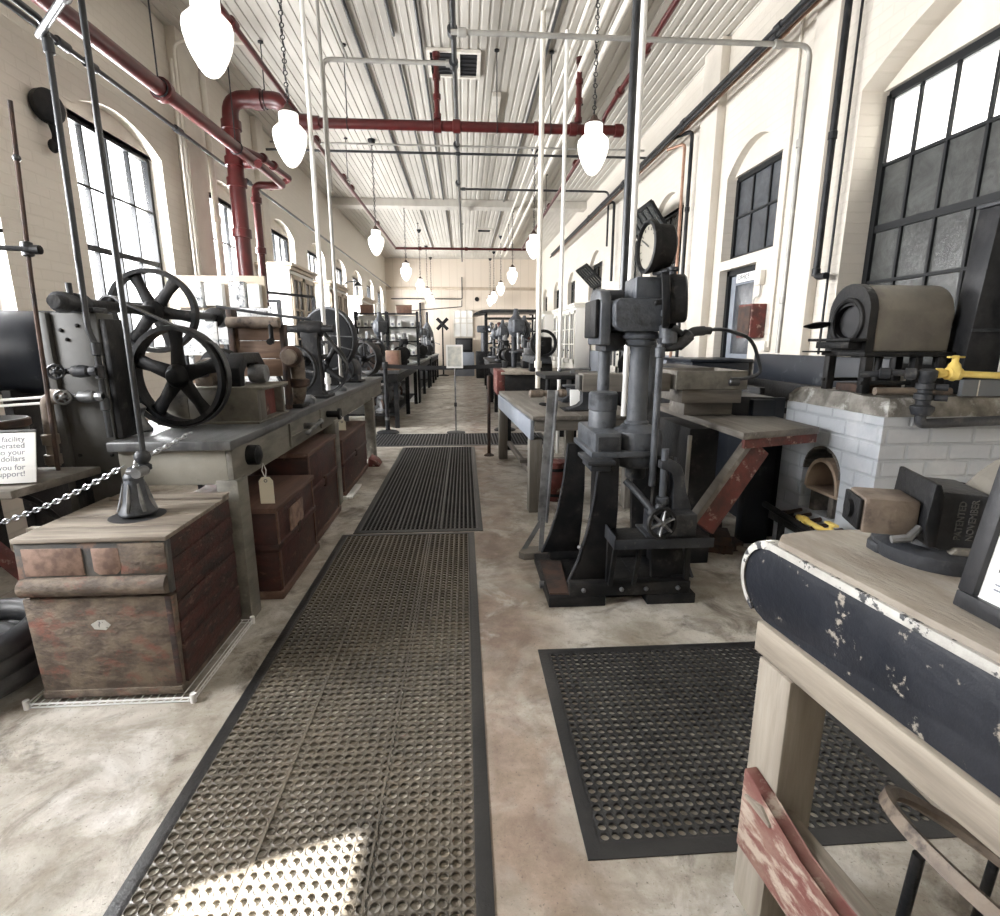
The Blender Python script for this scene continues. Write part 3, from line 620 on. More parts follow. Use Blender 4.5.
# ------------------------------------------------------------------ spoked wheels
def wheel(b_rim, b_sp, b_hub, c, ax, R, w, ns, hub, rim_t=.022, a0=.3, sw=.03):
    c = Vector(c); ax = Vector(ax).normalized(); x, y = frame(ax)
    b_rim.band(c, ax, R, R - rim_t, w, 48)
    b_hub.lathe([(hub * .5, -w * .75), (hub * .62, -w * .7), (hub, -w * .3), (hub, w * .3), (hub * .62, w * .7), (hub * .5, w * .75)], c, ax, 24)
    for k in range(ns):
        t = a0 + 2 * PI * k / ns; d = math.cos(t) * x + math.sin(t) * y; e = d.cross(ax)
        rings = []
        for q, wd, th in ((hub * .7, sw * 1.25, .018), ((hub + R) / 2, sw * .95, .013), (R - rim_t * .6, sw * 1.25, .014)):
            rings.append([c + d * q + e * wd * cc + ax * th * ss for cc, ss in [(math.cos(2 * PI * i / 10), math.sin(2 * PI * i / 10)) for i in range(10)]])
        B.loft(b_sp if isinstance(b_sp, B) else b_sp[k], rings)
def wheel_thing(name, label, cat, c, ax, R, w, ns, hub, m, group=None, **kw):
    r = thing(name, label, cat, (c[0], c[1], c[2] - R), 0, group)
    a, h = B(), B(); sp = [B() for _ in range(ns)]
    wheel(a, sp, h, c, ax, R, w, ns, hub, **kw)
    a.obj('rim', m, r); h.obj('hub', m, r)
    for s_ in sp: s_.obj('spoke', m, r)
    return r
AX = (.10, 1, 0)
wheel_thing('flywheel', 'upper six-spoked black flywheel beside the grey slab', 'flywheel', (-1.785, 3.30, 1.524), (-.1, 1, .01), .232, .07, 6, .06, 'dark_iron', 'black belt wheels', a0=.15)
wheel_thing('flywheel', 'lower five-spoked black flywheel standing above the bench edge', 'flywheel', (-1.47, 2.87, 1.178), (.16, 1, 0), .252, .075, 5, .062, 'dark_iron', 'black belt wheels', a0=.35, sw=.034)
# line shaft with bearings
ls = thing('line_shaft', 'dark horizontal line shaft on top of the grey slab running back over the bench', 'shaft', (-1.72, 2.55, 1.52))
B().cyl((-1.695, 2.40, 1.515), (-1.905, 4.5, 1.535), .026, n=14).obj('shaft', 'dark_iron', ls)
B().lathe([(.02, -.10), (.028, -.098), (.030, -.075), (.042, -.07), (.044, -.03), (.034, -.025), (.034, .03), (.044, .035), (.044, .10), (.028, .11)], (-1.703, 2.50, 1.516), (-.1, 1, .01), 20).box(-1.78, 2.52, 1.476, -1.62, 2.62, 1.50, .006).cyl((-1.705, 2.52, 1.55), (-1.705, 2.52, 1.60), .012).obj('bearing', 'cast', ls)
B().lathe([(.03, -.09), (.07, -.08), (.075, .06), (.05, .09)], (-1.89, 4.35, 1.533), (-.1, 1, .01), 20).obj('pulley', 'dark_iron', ls)
# upright slab the shaft rests on
sl = thing('machine_upright', 'tall grey sheet-metal upright slab carrying the shaft', 'machine frame', (-1.71, 2.56, 0))
B().box(-1.80, 2.51, 0, -1.605, 2.63, 1.475, .006).obj('plate', 'slab', sl)
B().box(-1.835, 2.49, 0, -1.802, 2.66, 1.475, .004).obj('side_flange', 'slab', sl)
B().box(-1.603, 2.52, .915, -1.575, 2.64, 1.45, .004).obj('rear_flange', 'dark_iron', sl)
bb = B()
for x, z in ((-1.76, 1.40), (-1.64, 1.40), (-1.74, 1.36), (-1.69, 1.42), (-1.63, .84), (-1.77, .84)): bb.lathe([(.009, 0), (.009, .006), (.004, .010)], (x, 2.51, z), (0, -1, 0), 8)
bb.objs('bolt', 'dark_iron', sl)
# drive belts between the wheels
def belt(label, c1, r1, c2, r2, ax, w=.03):
    c1, c2 = Vector(c1), Vector(c2); ax = Vector(ax).normalized(); d = (c2 - c1); d -= ax * d.dot(ax); d.normalize(); e = ax.cross(d)
    pts = []
    for i in range(17):
        t = PI / 2 + PI * i / 16; pts.append((c1 + (d * math.cos(t) + e * math.sin(t)) * r1))
    for i in range(17):
        t = -PI / 2 + PI * i / 16; pts.append((c2 + (d * math.cos(t) + e * math.sin(t)) * r2))
    rings = []
    for i, p in enumerate(pts):
        tn = (pts[(i + 1) % len(pts)] - pts[i - 1]).normalized(); o = tn.cross(ax).normalized() * .004
        rings.append([p - ax * w / 2 - o, p + ax * w / 2 - o, p + ax * w / 2 + o, p - ax * w / 2 + o])
    return tag(B().loft(rings, True).obj('drive_belt', 'hose'), label, 'belt', 'machine belts')
belt('flat belt from the shaft end down to the lower flywheel', (-1.735, 2.84, 1.52), .05, (-1.47, 2.84, 1.178), .262, (0, 1, 0), .045)
# grinding machine behind the lower flywheel
gm = thing('grinding_machine', 'tan-based grinding machine with a brown hood behind the lower flywheel', 'machine', (-1.36, 3.2, .912))
B().box(-1.62, 2.98, .912, -1.50, 3.42, 1.10, .008).box(-1.50, 2.98, .912, -1.13, 3.02, 1.10, .004).box(-1.50, 3.38, .912, -1.13, 3.42, 1.10, .004).box(-1.16, 3.015, .912, -1.13, 3.10, 1.09, .004).box(-1.62, 2.98, 1.09, -1.10, 3.42, 1.11, .005).box(-1.66, 2.95, .912, -1.12, 3.45, .925, .003).obj('base', 'tan', gm)
B().box(-1.48, 3.06, .926, -1.17, 3.36, 1.08).obj('inside_drawer', 'red_worn', gm)
B().cyl((-1.462, 2.935, 1.178), (-1.43, 3.42, 1.178), .022).obj('arbor', 'steel', gm)
B().lathe([(.03, -.06), (.075, -.055), (.085, 0), (.075, .055), (.03, .06)], (-1.45, 3.17, 1.178), AX, 24).box(-1.50, 3.08, 1.105, -1.40, 3.26, 1.16, .01).obj('drum', 'brown_iron', gm)
B().lathe([(.03, -.05), (.11, -.045), (.115, 0), (.11, .045), (.03, .05)], (-1.45, 3.32, 1.20), AX, 28).obj('grinding_wheel', 'dark_iron', gm)
B().prism([(3.0, 1.11), (3.06, 1.11), (3.06, 1.19), (3.12, 1.24), (3.28, 1.24), (3.34, 1.19), (3.34, 1.11), (3.40, 1.11), (3.40, 1.21), (3.31, 1.29), (3.09, 1.29), (3.0, 1.21)], 'x', -1.30, -1.22, .006).obj('guard', 'dark_iron', gm)
B().lathe([(.02, -.05), (.05, -.045), (.055, 0), (.05, .045), (.02, .05)], (-1.20, 3.22, 1.17), Xv, 24).obj('motor_cap', 'steel', gm)
hd = thing('wooden_hood', 'brown plank hood with an end roller above the grinding machine', 'hood', (-1.36, 3.6, .912))
for k in range(3): B().box(-1.47, 3.60, 1.13 + .115 * k, -1.18, 3.63, 1.242 + .115 * k, .004).obj('plank', 'brown_wood', hd)
B().box(-1.50, 3.57, .912, -1.465, 3.66, 1.55, .004).obj('post', 'rust', hd)
B().box(-1.185, 3.59, .912, -1.155, 3.66, 1.46, .004).obj('post', 'rust', hd)
B().lathe([(.012, -.17), (.034, -.16), (.037, 0), (.034, .16), (.012, .17)], (-1.33, 3.56, 1.47), (1, 0, .0), 20).obj('roller', 'brown_iron', hd)
B().cyl((-1.22, 3.54, 1.46), (-1.22, 3.54, 1.34), .014).cyl((-1.22, 3.54, 1.36), (-1.22, 3.50, 1.35), .02).obj('hook', 'dark_iron', hd)
fl = thing('elbow_feeder', 'brown cast elbow feeder at the side of the grinding machine', 'feeder', (-1.18, 3.75, .912))
B().pipe([(-1.115, 3.50, 1.255), (-1.115, 3.68, 1.27), (-1.12, 3.70, 1.02), (-1.16, 3.72, .93)], .048, .07, 12).obj('elbow', 'brown_iron', fl)
B().lathe([(.05, -.03), (.07, -.02), (.07, .02), (.05, .03)], (-1.12, 3.70, 1.08), Zv, 16).lathe([(.05, -.03), (.068, -.02), (.068, .02), (.05, .03)], (-1.115, 3.57, 1.26), (0, 1, .05), 16).objs('flange', 'rust', fl)
B().box(-1.22, 3.64, .912, -1.09, 3.80, .94, .006).obj('foot', 'dark_iron', fl)
tag(B().lathe([(.045, .912), (.05, .92), (.03, .95), (.012, .99), (.03, 1.03), (.012, 1.05)], (-1.62, 2.75, 0)).obj('oil_can', 'steel'), 'small shiny oil can on the bench corner behind the flywheel', 'can')
# pedestal with belt wheel
pg = thing('pedestal_grinder', 'black iron pedestal with crossed belts on the grey bench', 'machine', (-1.21, 4.40, .912))
B().prism([(-.10, 0), (.10, 0), (.10, .02), (.062, .05), (.048, .40), (.07, .48), (.07, .56), (-.07, .56), (-.07, .48), (-.048, .40), (-.062, .05), (-.10, .02)], 'y', -.055, .055, .008).xf(Matrix.Translation((-1.21, 4.40, .912))).obj('column', 'dark_iron', pg)
B().box(-1.34, 4.28, .912, -1.08, 4.52, .936, .006).obj('foot', 'dark_iron', pg)
B().cyl((-1.30, 4.1, 1.225), (-1.18, 4.75, 1.225), .022).lathe([(.03, -.08), (.055, -.07), (.06, 0), (.055, .07), (.03, .08)], (-1.245, 4.40, 1.225), (.18, 1, 0), 20).obj('lower_spindle', 'dark_iron', pg)
B().cyl((-1.50, 4.42, 1.45), (-1.02, 4.36, 1.45), .028).lathe([(.03, -.1), (.06, -.09), (.065, 0), (.06, .09), (.03, .1)], (-1.21, 4.40, 1.45), Xv, 20).obj('upper_spindle', 'dark_iron', pg)
wheel_thing('belt_wheel', 'thin-rimmed black belt wheel beside the iron pedestal', 'wheel', (-1.19, 4.66, 1.14), (.3, 1, 0), .215, .035, 4, .045, 'dark_iron', 'black belt wheels', rim_t=.014, sw=.022, a0=.6)
wheel_thing('belt_wheel', 'smaller thin-rimmed black wheel low behind the pedestal', 'wheel', (-1.26, 4.12, 1.15), (.3, 1, 0), .17, .035, 4, .04, 'dark_iron', 'black belt wheels', rim_t=.014, sw=.02, a0=.2)
bd = thing('disc_guard', 'big solid black disc guard standing at the far end of the bench', 'disc', (-1.36, 5.6, .912))
B().lathe([(.02, -.05), (.29, -.045), (.30, -.02), (.30, .03), (.29, .045), (.02, .05)], (-1.36, 5.6, 1.38), (.42, 1, 0), 48).obj('disc', 'matte_black', bd)
B().band((-1.36, 5.6, 1.38), (.42, 1, 0), .310, .29, .075, 48).obj('rim', 'cast', bd)
B().box(-1.46, 5.55, .912, -1.26, 5.70, 1.16, .01).obj('stand', 'dark_iron', bd)
for s_, zz in ((0, .05), (1, -.04)): B().tube([(-1.62 + .3 * s_, 5.48 - .06 * s_, 1.37 + zz), (-1.10, 5.42, 1.33 + zz * 1.4)], .006, 6).obj('guard_rod', 'steel', bd)
mo = thing('electric_motor', 'black electric motor with a ring pulley near the bench end', 'motor', (-1.28, 5.95, .912))
B().lathe([(.04, -.13), (.10, -.12), (.125, -.08), (.125, .08), (.10, .12), (.04, .13)], (-1.30, 6.12, 1.05), (.2, 1, 0), 28).box(-1.42, 6.02, .93, -1.18, 6.22, 1.0, .01).obj('body', 'cast', mo)
B().box(-1.46, 5.98, .912, -1.14, 6.26, .93, .004).obj('foot', 'dark_iron', mo)
B().band((-1.33, 5.93, 1.07), (.2, 1, 0), .148, .128, .04, 36).cyl((-1.33, 5.90, 1.06), (-1.31, 6.02, 1.06), .03).obj('pulley', 'dark_iron', mo)
wp = wheel_thing('white_pulley', 'white-rimmed dark-spoked pulley at the end of the grey bench', 'pulley', (-1.20, 6.62, 1.15), (.45, 1, 0), .205, .13, 5, .04, 'dark_iron', rim_t=.015, sw=.016)
wp.children[0].data.materials[0] = M['white_enamel'] if wp.children[0].name.startswith('rim') else M['dark_iron']
belt('long thin belt crossing from the pedestal to the ring pulley', (-1.24, 4.62, 1.46), .05, (-1.19, 4.62, 1.14), .222, (.3, 1, 0), .03)
B2 = [(-1.89, 4.35, 1.615), (-1.21, 4.45, 1.525)]
tag(B().tube([B2[0], (-1.55, 4.4, 1.565), B2[1]], .012, 8).obj('drive_belt', 'hose'), 'taut belt between shaft pulley and iron pedestal top', 'belt', 'machine belts')
tag(B().tube([(-1.22, 4.5, 1.46), (-1.285, 5.2, 1.28), (-1.34, 5.88, 1.225)], .012, 8).obj('drive_belt', 'hose'), 'sloping belt from the pedestal top back to the motor', 'belt', 'machine belts')
tag(B().tube([(-1.13, 4.5, 1.43), (-1.135, 5.2, 1.20), (-1.22, 5.9, .97)], .010, 8).obj('drive_belt', 'hose'), 'lower sloping belt from the pedestal to the motor', 'belt', 'machine belts')
for i, (x, y, s_, lb) in enumerate(((-1.14, 3.95, .05, 'small shiny block on the bench beside the brown feeder'), (-1.2, 4.02, .04, 'smaller shiny block on the bench before the pedestal'), (-1.12, 4.95, .045, 'small steel block on the bench between pedestal and disc'))):
    tag(B().prism([(-s_, 0), (s_, 0), (s_, s_ * .7), (s_ * .4, s_ * 1.2), (-s_ * .6, s_ * 1.2), (-s_, s_ * .8)], 'y', -s_ * .6, s_ * .6, .004).xf(Matrix.Translation((x, y, .912))).obj('steel_block', 'steel'), lb, 'block', 'steel blocks on the grey bench')

# ------------------------------------------------------------------ display boards and frames behind the bench
db = thing('display_board', 'long white display board with pinned pictures behind the flywheels', 'display', (-2.05, 4.6, 0))
B().box(-2.35, 4.58, 1.33, -1.60, 4.62, 1.60, .004).obj('panel', 'board', db)
B().box(-2.35, 4.60, 1.62, -1.60, 4.63, 1.87, .004).obj('back_panel', 'tan_joinery', db)
B().box(-2.33, 4.621, 0, -2.29, 4.66, 1.4).box(-1.90, 4.621, 0, -1.86, 4.66, 1.4).objs('leg', 'black_steel', db)
for i, (x, z, w, h, m) in enumerate(((-2.12, 1.72, .10, .20, 'board'), (-1.98, 1.72, .13, .17, 'paper'), (-1.80, 1.72, .12, .20, 'board'), (-1.67, 1.71, .09, .18, 'paper'))):
    B().box(x - w / 2, 4.53, z - h / 2, x + w / 2, 4.597, z + h / 2, .003).obj('picture', m, db)
tag(B().box(-2.12, 4.25, 1.25, -1.86, 4.27, 1.50, .003).box(-2.10, 4.271, .0, -2.07, 4.30, 1.40).box(-1.91, 4.271, 0, -1.88, 4.30, 1.40).obj('notice_board', 'board'), 'smaller white notice board low behind the upper flywheel', 'display')
fr = thing('rack_frame', 'black open steel rack frame behind the brown hood', 'rack', (-2.3, 6.5, 0))
B().box(-2.66, 6.20, 0, -2.62, 6.24, 1.93).box(-2.46, 6.60, 0, -2.42, 6.64, 1.93).box(-1.90, 7.05, 0, -1.86, 7.09, 1.90).box(-2.05, 6.20, 0, -2.01, 6.24, 1.80).objs('upright', 'black_steel', fr)
B().beam((-2.64, 6.22, 1.93), (-1.88, 7.07, 1.90), .03, .03).beam((-2.64, 6.22, 1.79), (-2.02, 6.22, 1.79), .03, .03).objs('top_rail', 'black_steel', fr)
tag(B().box(-2.50, 6.28, 0, -2.14, 6.30, 1.74, .003).obj('notice_sheet', 'board'), 'tall printed sheet hanging inside the black rack frame', 'sheet')
tag(B().box(-1.79, 3.45, .913, -1.64, 3.9, 1.20, .01).obj('wooden_box', 'brown_wood'), 'brown wooden box behind the lower flywheel', 'box')

# ------------------------------------------------------------------ chests
def chest(name, label, x0, x1, y0, y1, h, mf, ms, mt, zb=.05, band=True, group=None):
    r = thing(name, label, 'chest', ((x0 + x1) / 2, (y0 + y1) / 2, zb), 0, group)
    def body(z0, z1, gx, mfn, nm):
        B().box(x0 + gx, y0 + gx, z0, x1 - gx, y1 - gx, z1, .005).obj(nm, mfn, r)
    return r
ch = thing('tool_chest', 'large weathered wooden chest with grey-painted front and a hole in its lid', 'chest', (-1.36, 2.15, .045))
X0, X1, Y0, Y1 = -1.62, -1.09, 1.885, 2.42
B().prism([(X0 + .012, .06), (X1 - .012, .06), (X1, .44), (X0, .44)], 'y', Y0, Y0 + .03, .005).obj('front_board', 'chest_front', ch)
B().prism([(X0, .45), (X1, .45), (X1 + .004, .655), (X0 + .004, .655)], 'y', Y0 + .004, Y0 + .03, .005).obj('front_upper_board', 'grey_paint', ch)
B().box(X0 + .01, Y0 + .031, .06, X0 + .035, Y1, .655, .003).obj('side_board', 'chest_side', ch)
sdb = B()
for k in range(7): sdb.box(X1 - .03, Y0 + .031, .06 + .085 * k, X1 + (.002 if k % 2 else -.001), Y1, .143 + .085 * k, .004)
sdb.obj('side_board', 'chest_side', ch)
B().box(X0 + .036, Y1 - .025, .06, X1 - .031, Y1, .655).obj('back_board', 'chest_side', ch)
B().box(X0 + .008, Y0 - .005, .031, X1 - .008, Y1 + .004, .065, .006).obj('plinth', 'chest_front', ch)
B().tube([(X0 + .008, Y0 + .006, .485), (X0 + .1, Y0 + .006, .487), (X1 - .1, Y0 + .006, .487), (X1 - .012, Y0 + .006, .487)], [.036, .037, .037, .036], 12).obj('moulding', 'chest_front', ch)
lid = B()
for k in range(4): lid.box(X0 + .002, Y0 - .004 + .1345 * k, .656, X1 + .006, Y0 + .126 + .1345 * k, .674, .004)
lid.box(X0 + .05, Y1 - .075, .675, X1 + .008, Y1 + .0, .688, .004).obj('lid', 'chest_top', ch)
B().lathe([(.001, .6745), (.098, .6745), (.10, .676), (.001, .677)], (-1.322, 2.13, 0), n=32).obj('lid_hole_shade', 'ink', ch)  # flat black disc on the lid paints the dark inside a hole
B().box(X1 - .17, Y0 + .0005, .53, X1 - .006, Y0 + .006, .648, .002).obj('worn_panel', 'chest_front', ch)
B().box(X0 + .03, Y0 - .001, .53, X0 + .235, Y0 + .004, .635, .003).obj('bare_patch', 'bare_patch', ch)
B().prism([(X0 + .268, .545), (X0 + .285, .53), (X0 + .345, .53), (X0 + .365, .552), (X0 + .362, .632), (X0 + .268, .632)], 'y', Y0 - .001, Y0 + .004, .003).obj('bare_patch', 'bare_patch', ch)
B().box(X0 + .03, Y0 - .002, .478 + .035, X1 - .16, Y0 + .003, .518, .001).obj('scratch_rail', 'grey_paint', ch)
B().box(X1 - .03, Y0 - .003, .075, X1 - .008, Y0 + .004, .44, .003).obj('corner_strip', 'chest_side', ch)
B().prism([(-1.395, .335), (-1.385, .315), (-1.345, .31), (-1.325, .33), (-1.345, .352), (-1.37, .350)], 'y', Y0 - .0015, Y0 + .002).obj('paint_chip', 'edge', ch)
ch.location.z -= .008
wr = thing('wire_rack', 'white wire rack lying on the floor under the weathered chest', 'rack', (-1.36, 2.15, 0))
w_ = B(); rx0, rx1, ry0, ry1 = -1.66, -1.055, 1.862, 2.445
for z in (.005, .019):
    for a, c in (((rx0, ry0), (rx1, ry0)), ((rx1, ry0), (rx1, ry1)), ((rx1, ry1), (rx0, ry1)), ((rx0, ry1), (rx0, ry0))): w_.tube([(*a, z), (*c, z)], .0032, 6)
w_.obj('frame', 'white_wire', wr); w_ = B()
for k in range(20):
    x = rx0 + (rx1 - rx0) * (k + .5) / 20; w_.tube([(x - .012, ry0, .005), (x + .012, ry0, .019)], .002, 5); w_.tube([(x, ry0, .019), (x, ry1, .019)], .002, 5)
for k in range(18):
    y = ry0 + (ry1 - ry0) * (k + .5) / 18; w_.tube([(rx1, y - .012, .005), (rx1, y + .012, .019)], .002, 5)
w_.obj('wires', 'white_wire', wr)
B().cyl((rx1, ry0, 0), (rx1, ry0, .036), .011).cyl((rx0, ry0, 0), (rx0, ry0, .036), .011).cyl((rx1, ry1, 0), (rx1, ry1, .036), .011).cyl((rx0, ry1, 0), (rx0, ry1, .036), .011).objs('corner_sleeve', 'white_wire', wr)
def red_chest(label, x0, x1, y0, y1, h, group='red chests under the grey bench', patch=False):
    r = thing('wooden_chest', label, 'chest', ((x0 + x1) / 2, (y0 + y1) / 2, 0), 0, group)
    B().box(x0, y0, .02, x1, y1, h - .03, .008).obj('body', 'chest_dark', r)
    B().box(x0 - .012, y0 - .012, h - .03, x1 + .012, y1 + .012, h, .008).obj('lid', 'chest_lid', r)
    B().box(x0 - .014, y0 - .014, 0, x1 + .014, y1 + .014, .045, .008).obj('plinth', 'chest_lid', r)
    B().box(x0 - .01, y0 - .014, h * .52, x1 + .012, y1 + .01, h * .60, .01).obj('band', 'chest_dark', r)
    for yy in (y0 + .01, y1 - .035): B().box(x1 - .002, yy, .046, x1 + .006, yy + .025, h - .032, .002).obj('corner_strip', 'chest_lid', r)
    if patch: B().box(x1, (y0 + y1) / 2 - .14, h * .60, x1 + .009, (y0 + y1) / 2 + .10, h * .86, .003).obj('label_patch', 'bare_patch', r)
    B().box(x1, (y0 + y1) / 2 - .03, h * .50, x1 + .016, (y0 + y1) / 2 + .02, h * .62, .004).obj('hasp', 'rust', r)
    return r
red_chest('dark red wooden chest under the bench with a worn label patch, nearest of the three', -1.55, -.995, 2.70, 3.40, .51, patch=True)
red_chest('taller dark red wooden chest under the bench behind the labelled one', -1.62, -1.035, 3.46, 4.22, .64)
red_chest('dark red wooden chest under the bench beyond the middle leg', -1.68, -1.08, 4.62, 5.75, .52)
tag(B().box(-1.16, 4.52, 0, -1.04, 4.56, .03, .004).box(-1.06, 4.56, .0, -1.0, 5.0, .02, .004).obj('floor_vent', 'white_enamel'), 'small white slotted floor plate beside the middle bench leg', 'vent')
tag(B().prism([(0, 0), (.14, 0), (.10, .06), (.02, .10)], 'y', -.12, .12, .01).xf(Matrix.Translation((-1.09, 5.9, 0))).obj('rag', 'red_worn'), 'dark red rag on the floor past the last chest', 'rag')

# ------------------------------------------------------------------ pipe post with bell foot, chain
pp = thing('pipe_post', 'steel pipe post with an ornate blue-grey bell-shaped foot standing on the chest', 'post', (-1.345, 2.13, .677))
B().lathe([(.064, .678), (.068, .686), (.066, .694), (.056, .712), (.048, .735), (.043, .765), (.038, .795), (.033, .818), (.036, .824), (.034, .834), (.024, .846), (.016, .855)], (-1.345, 2.13, 0), n=28).obj('bell_foot', 'blue_iron', pp)
dk = B()
for k in range(7):
    t = 2 * PI * k / 7 + .2
    dk.tube([(-1.345 + r_ * math.cos(t), 2.13 + r_ * math.sin(t), z_) for r_, z_ in ((.064, .695), (.050, .735), (.044, .765), (.036, .805))], [.007, .009, .007, .004], 6)
dk.obj('foot_ornament', 'steel', pp)
B().lathe([(.014, .85), (.028, .855), (.028, .872), (.018, .88), (.026, .89), (.03, .905), (.026, .92), (.016, .93)], (-1.305, 2.14, 0), n=18).box(-1.36, 2.12, .852, -1.30, 2.16, .866, .004).obj('pipe_union', 'cast', pp)
B().cyl((-1.30, 2.14, .92), (-1.265, 2.14, 4.58), .0105, n=12).obj('pole', 'conduit_dark', pp)
B().cyl((-1.34, 2.09, .856), (-1.29, 2.09, .856), .011).cyl((-1.292, 2.06, .856), (-1.292, 2.12, .856), .02).ball((-1.30, 2.08, .876), .012).obj('clamp_screw', 'steel', pp)
pp.location.x += .028
def links(p0, p1, sag, n, r=.0085, w=.0028):
    b = B(); p0, p1 = Vector(p0), Vector(p1); pts = []
    for i in range(n + 1):
        t = i / n; p = p0.lerp(p1, t); p.z -= sag * 4 * t * (1 - t); pts.append(p)
    for i in range(n):
        c = (pts[i] + pts[i + 1]) / 2; d = (pts[i + 1] - pts[i]); L = d.length * .72; d.normalize(); x, y = frame(d); a = x if i % 2 else y
        b.tube([c + d * L * math.cos(2 * PI * k / 10) + a * r * math.sin(2 * PI * k / 10) for k in range(10)], w, 5, True)
    return b
tag(links((-1.96, 2.04, .625), (-1.335, 2.105, .875), .03, 34).obj('barrier_chain', 'chain'), 'bright steel chain slung from the pipe post towards the hose coil', 'chain')
tag(links((-1.295, 2.12, .885), (-1.22, 2.42, .955), .0, 12).obj('barrier_chain', 'chain'), 'short end of bright chain between pipe post and bench corner', 'chain')
run('standing_pipe', 'steel pipe post rising in front of the grey slab and turning overhead', 'pipe', [(-1.60, 2.47, .93), (-1.60, 2.47, 1.34), (-1.615, 2.46, 1.40), (-1.63, 2.52, 2.58), (-1.63, 1.0, 2.58)], .0125, 'conduit_dark', .05,
    [((-1.60, 2.47, 1.32), Zv), ((-1.60, 2.47, 1.22), Zv), ((-1.60, 2.47, 1.08), Zv), ((-1.63, 2.52, 2.5), Zv)], 1.6, .06)
run('link_pipe', 'short horizontal pipe tying the two steel posts together overhead', 'pipe', [(-1.66, 2.52, 2.535), (-1.30, 2.155, 2.50)], .014, 'conduit_dark', .03, [((-1.335, 2.19, 2.505), (.7, -.7, 0))], 1.6, .05)
rd = thing('control_rod', 'thin brown rod with a side lever standing on the wooden plank', 'rod', (-1.785, 2.385, .80))
B().tube([(-1.785, 2.385, .80), (-1.755, 2.385, 1.6), (-1.715, 2.385, 2.25)], .0085, 8).obj('rod', 'rust', rd)
B().ball((-1.727, 2.385, 2.05), .014).lathe([(.01, -.03), (.02, -.025), (.022, 0), (.02, .025), (.01, .03)], (-1.748, 2.385, 1.715), Zv, 12).obj('collar', 'conduit_dark', rd)
B().tube([(-1.68, 2.365, 1.71), (-2.2, 2.35, 1.73)], .01, 8).lathe([(.01, -.02), (.018, -.015), (.018, .015), (.01, .02)], (-1.70, 2.365, 1.71), Xv, 10).obj('side_lever', 'dark_iron', rd)
B().cyl((-1.86, 2.36, 1.72), (-1.86, 2.36, 1.77), .018).cyl((-1.905, 2.36, 1.78), (-1.815, 2.36, 1.78), .008).ball((-1.86, 2.36, 1.74), .026).obj('valve', 'dark_iron', rd)
# valves on the slab
def valve(label, x, y, z, m='cast'):
    r = thing('valve', label, 'valve', (x, y, z))
    B().cyl((x - .05, y, z), (x + .10, y, z), .013).lathe([(.013, -.04), (.024, -.03), (.028, 0), (.024, .03), (.013, .04)], (x + .03, y, z), Xv, 14).lathe([(.02, -.015), (.023, 0), (.02, .015)], (x + .085, y, z), Xv, 8).obj('body', m, r)
    h = B().torus((x - .052, y - .03, z), (.5, -1, 0), .028, .006, 24, 6).ball((x - .052, y - .03, z), .012)
    for k in range(5):
        t = 2 * PI * k / 5; h.cyl((x - .052, y - .03, z), (x - .052 + .026 * math.cos(t), y - .03 + .013 * math.cos(t), z + .026 * math.sin(t)), .004, n=6)
    h.obj('handwheel', m, r); B().cyl((x - .052, y - .03, z), (x - .04, y + .002, z), .008, n=8).obj('stem', m, r)
valve('small iron handwheel valve on the grey slab, upper one', -1.70, 2.455, 1.225, 'cast')
valve('small iron handwheel valve on the grey slab, lower one by the brown elbow', -1.69, 2.455, 1.115, 'steel')
run('elbow_pipe', 'pinkish brown pipe bending down from the slab to the plank', 'pipe', [(-1.74, 2.455, 1.115), (-1.83, 2.45, 1.115), (-1.83, 2.43, .81)], .024, 'brown_iron', .04, [((-1.83, 2.435, .93), Zv), ((-1.83, 2.43, .84), Zv), ((-1.79, 2.455, 1.115), Xv)], 1.35, .05)
# ------------------------------------------------------------------ plank, tank, card, boiler, hose coil
pk = thing('plank_shelf', 'short worn wooden plank shelf on dark legs beside the chest', 'shelf', (-2.2, 2.3, 0))
B().prism([(-2.75, 2.05), (-1.72, 2.05), (-1.655, 2.46), (-2.75, 2.46)], 'z', .765, .798, .005).obj('plank', 'grey_wood_x', pk)
for x, y in ((-1.72, 2.43), (-2.6, 2.10), (-2.6, 2.43)): B().box(x - .02, y - .02, 0, x + .02, y + .02, .765).obj('leg', 'dark_iron', pk)
B().pipe([(-1.90, 2.2, .76), (-1.84, 2.3, .70), (-1.74, 2.41, .45)], .012, .1, 8).obj('bracket', 'dark_iron', pk)
tk = thing('steel_tank', 'dull grey steel tank on the plank behind the white card', 'tank', (-1.97, 2.3, .80))
B().lathe([(.001, .80), (.125, .80), (.125, 1.015), (.13, 1.02), (.13, 1.035), (.12, 1.036), (.12, .99), (.001, .99)], (-1.985, 2.33, 0), n=32).obj('shell', 'slab', tk)
B().lathe([(.129, 1.0), (.136, 1.005), (.136, 1.03), (.129, 1.036)], (-1.985, 2.33, 0), n=32, cap=False).obj('rim', 'rust', tk)
B().box(-1.93, 2.22, 1.036, -1.89, 2.26, 1.06, .005).obj('clip', 'steel', tk)
tag(B().cyl((-1.98, 2.28, .992), (-2.06, 2.34, 1.30), .022, n=12).obj('stir_pipe', 'hose'), 'dark pipe end standing in the steel tank', 'pipe')
cd = thing('notice_card', 'white text card leaning against the steel tank on the plank', 'sign', (-1.86, 2.16, .80))
RX = (1, .2, 0)
A_ = axes((-2.115, 2.075, .805), RX, (0, .3, 1))
nb = B().box(0, 0, 0, .42, .20, .006, .001); nb.xf(A_); nb.obj('card', 'paper', cd)
nb = B().box(0, .202, -.002, .42, .212, .008, .001); nb.xf(A_); nb.obj('clip_edge', 'steel', cd)
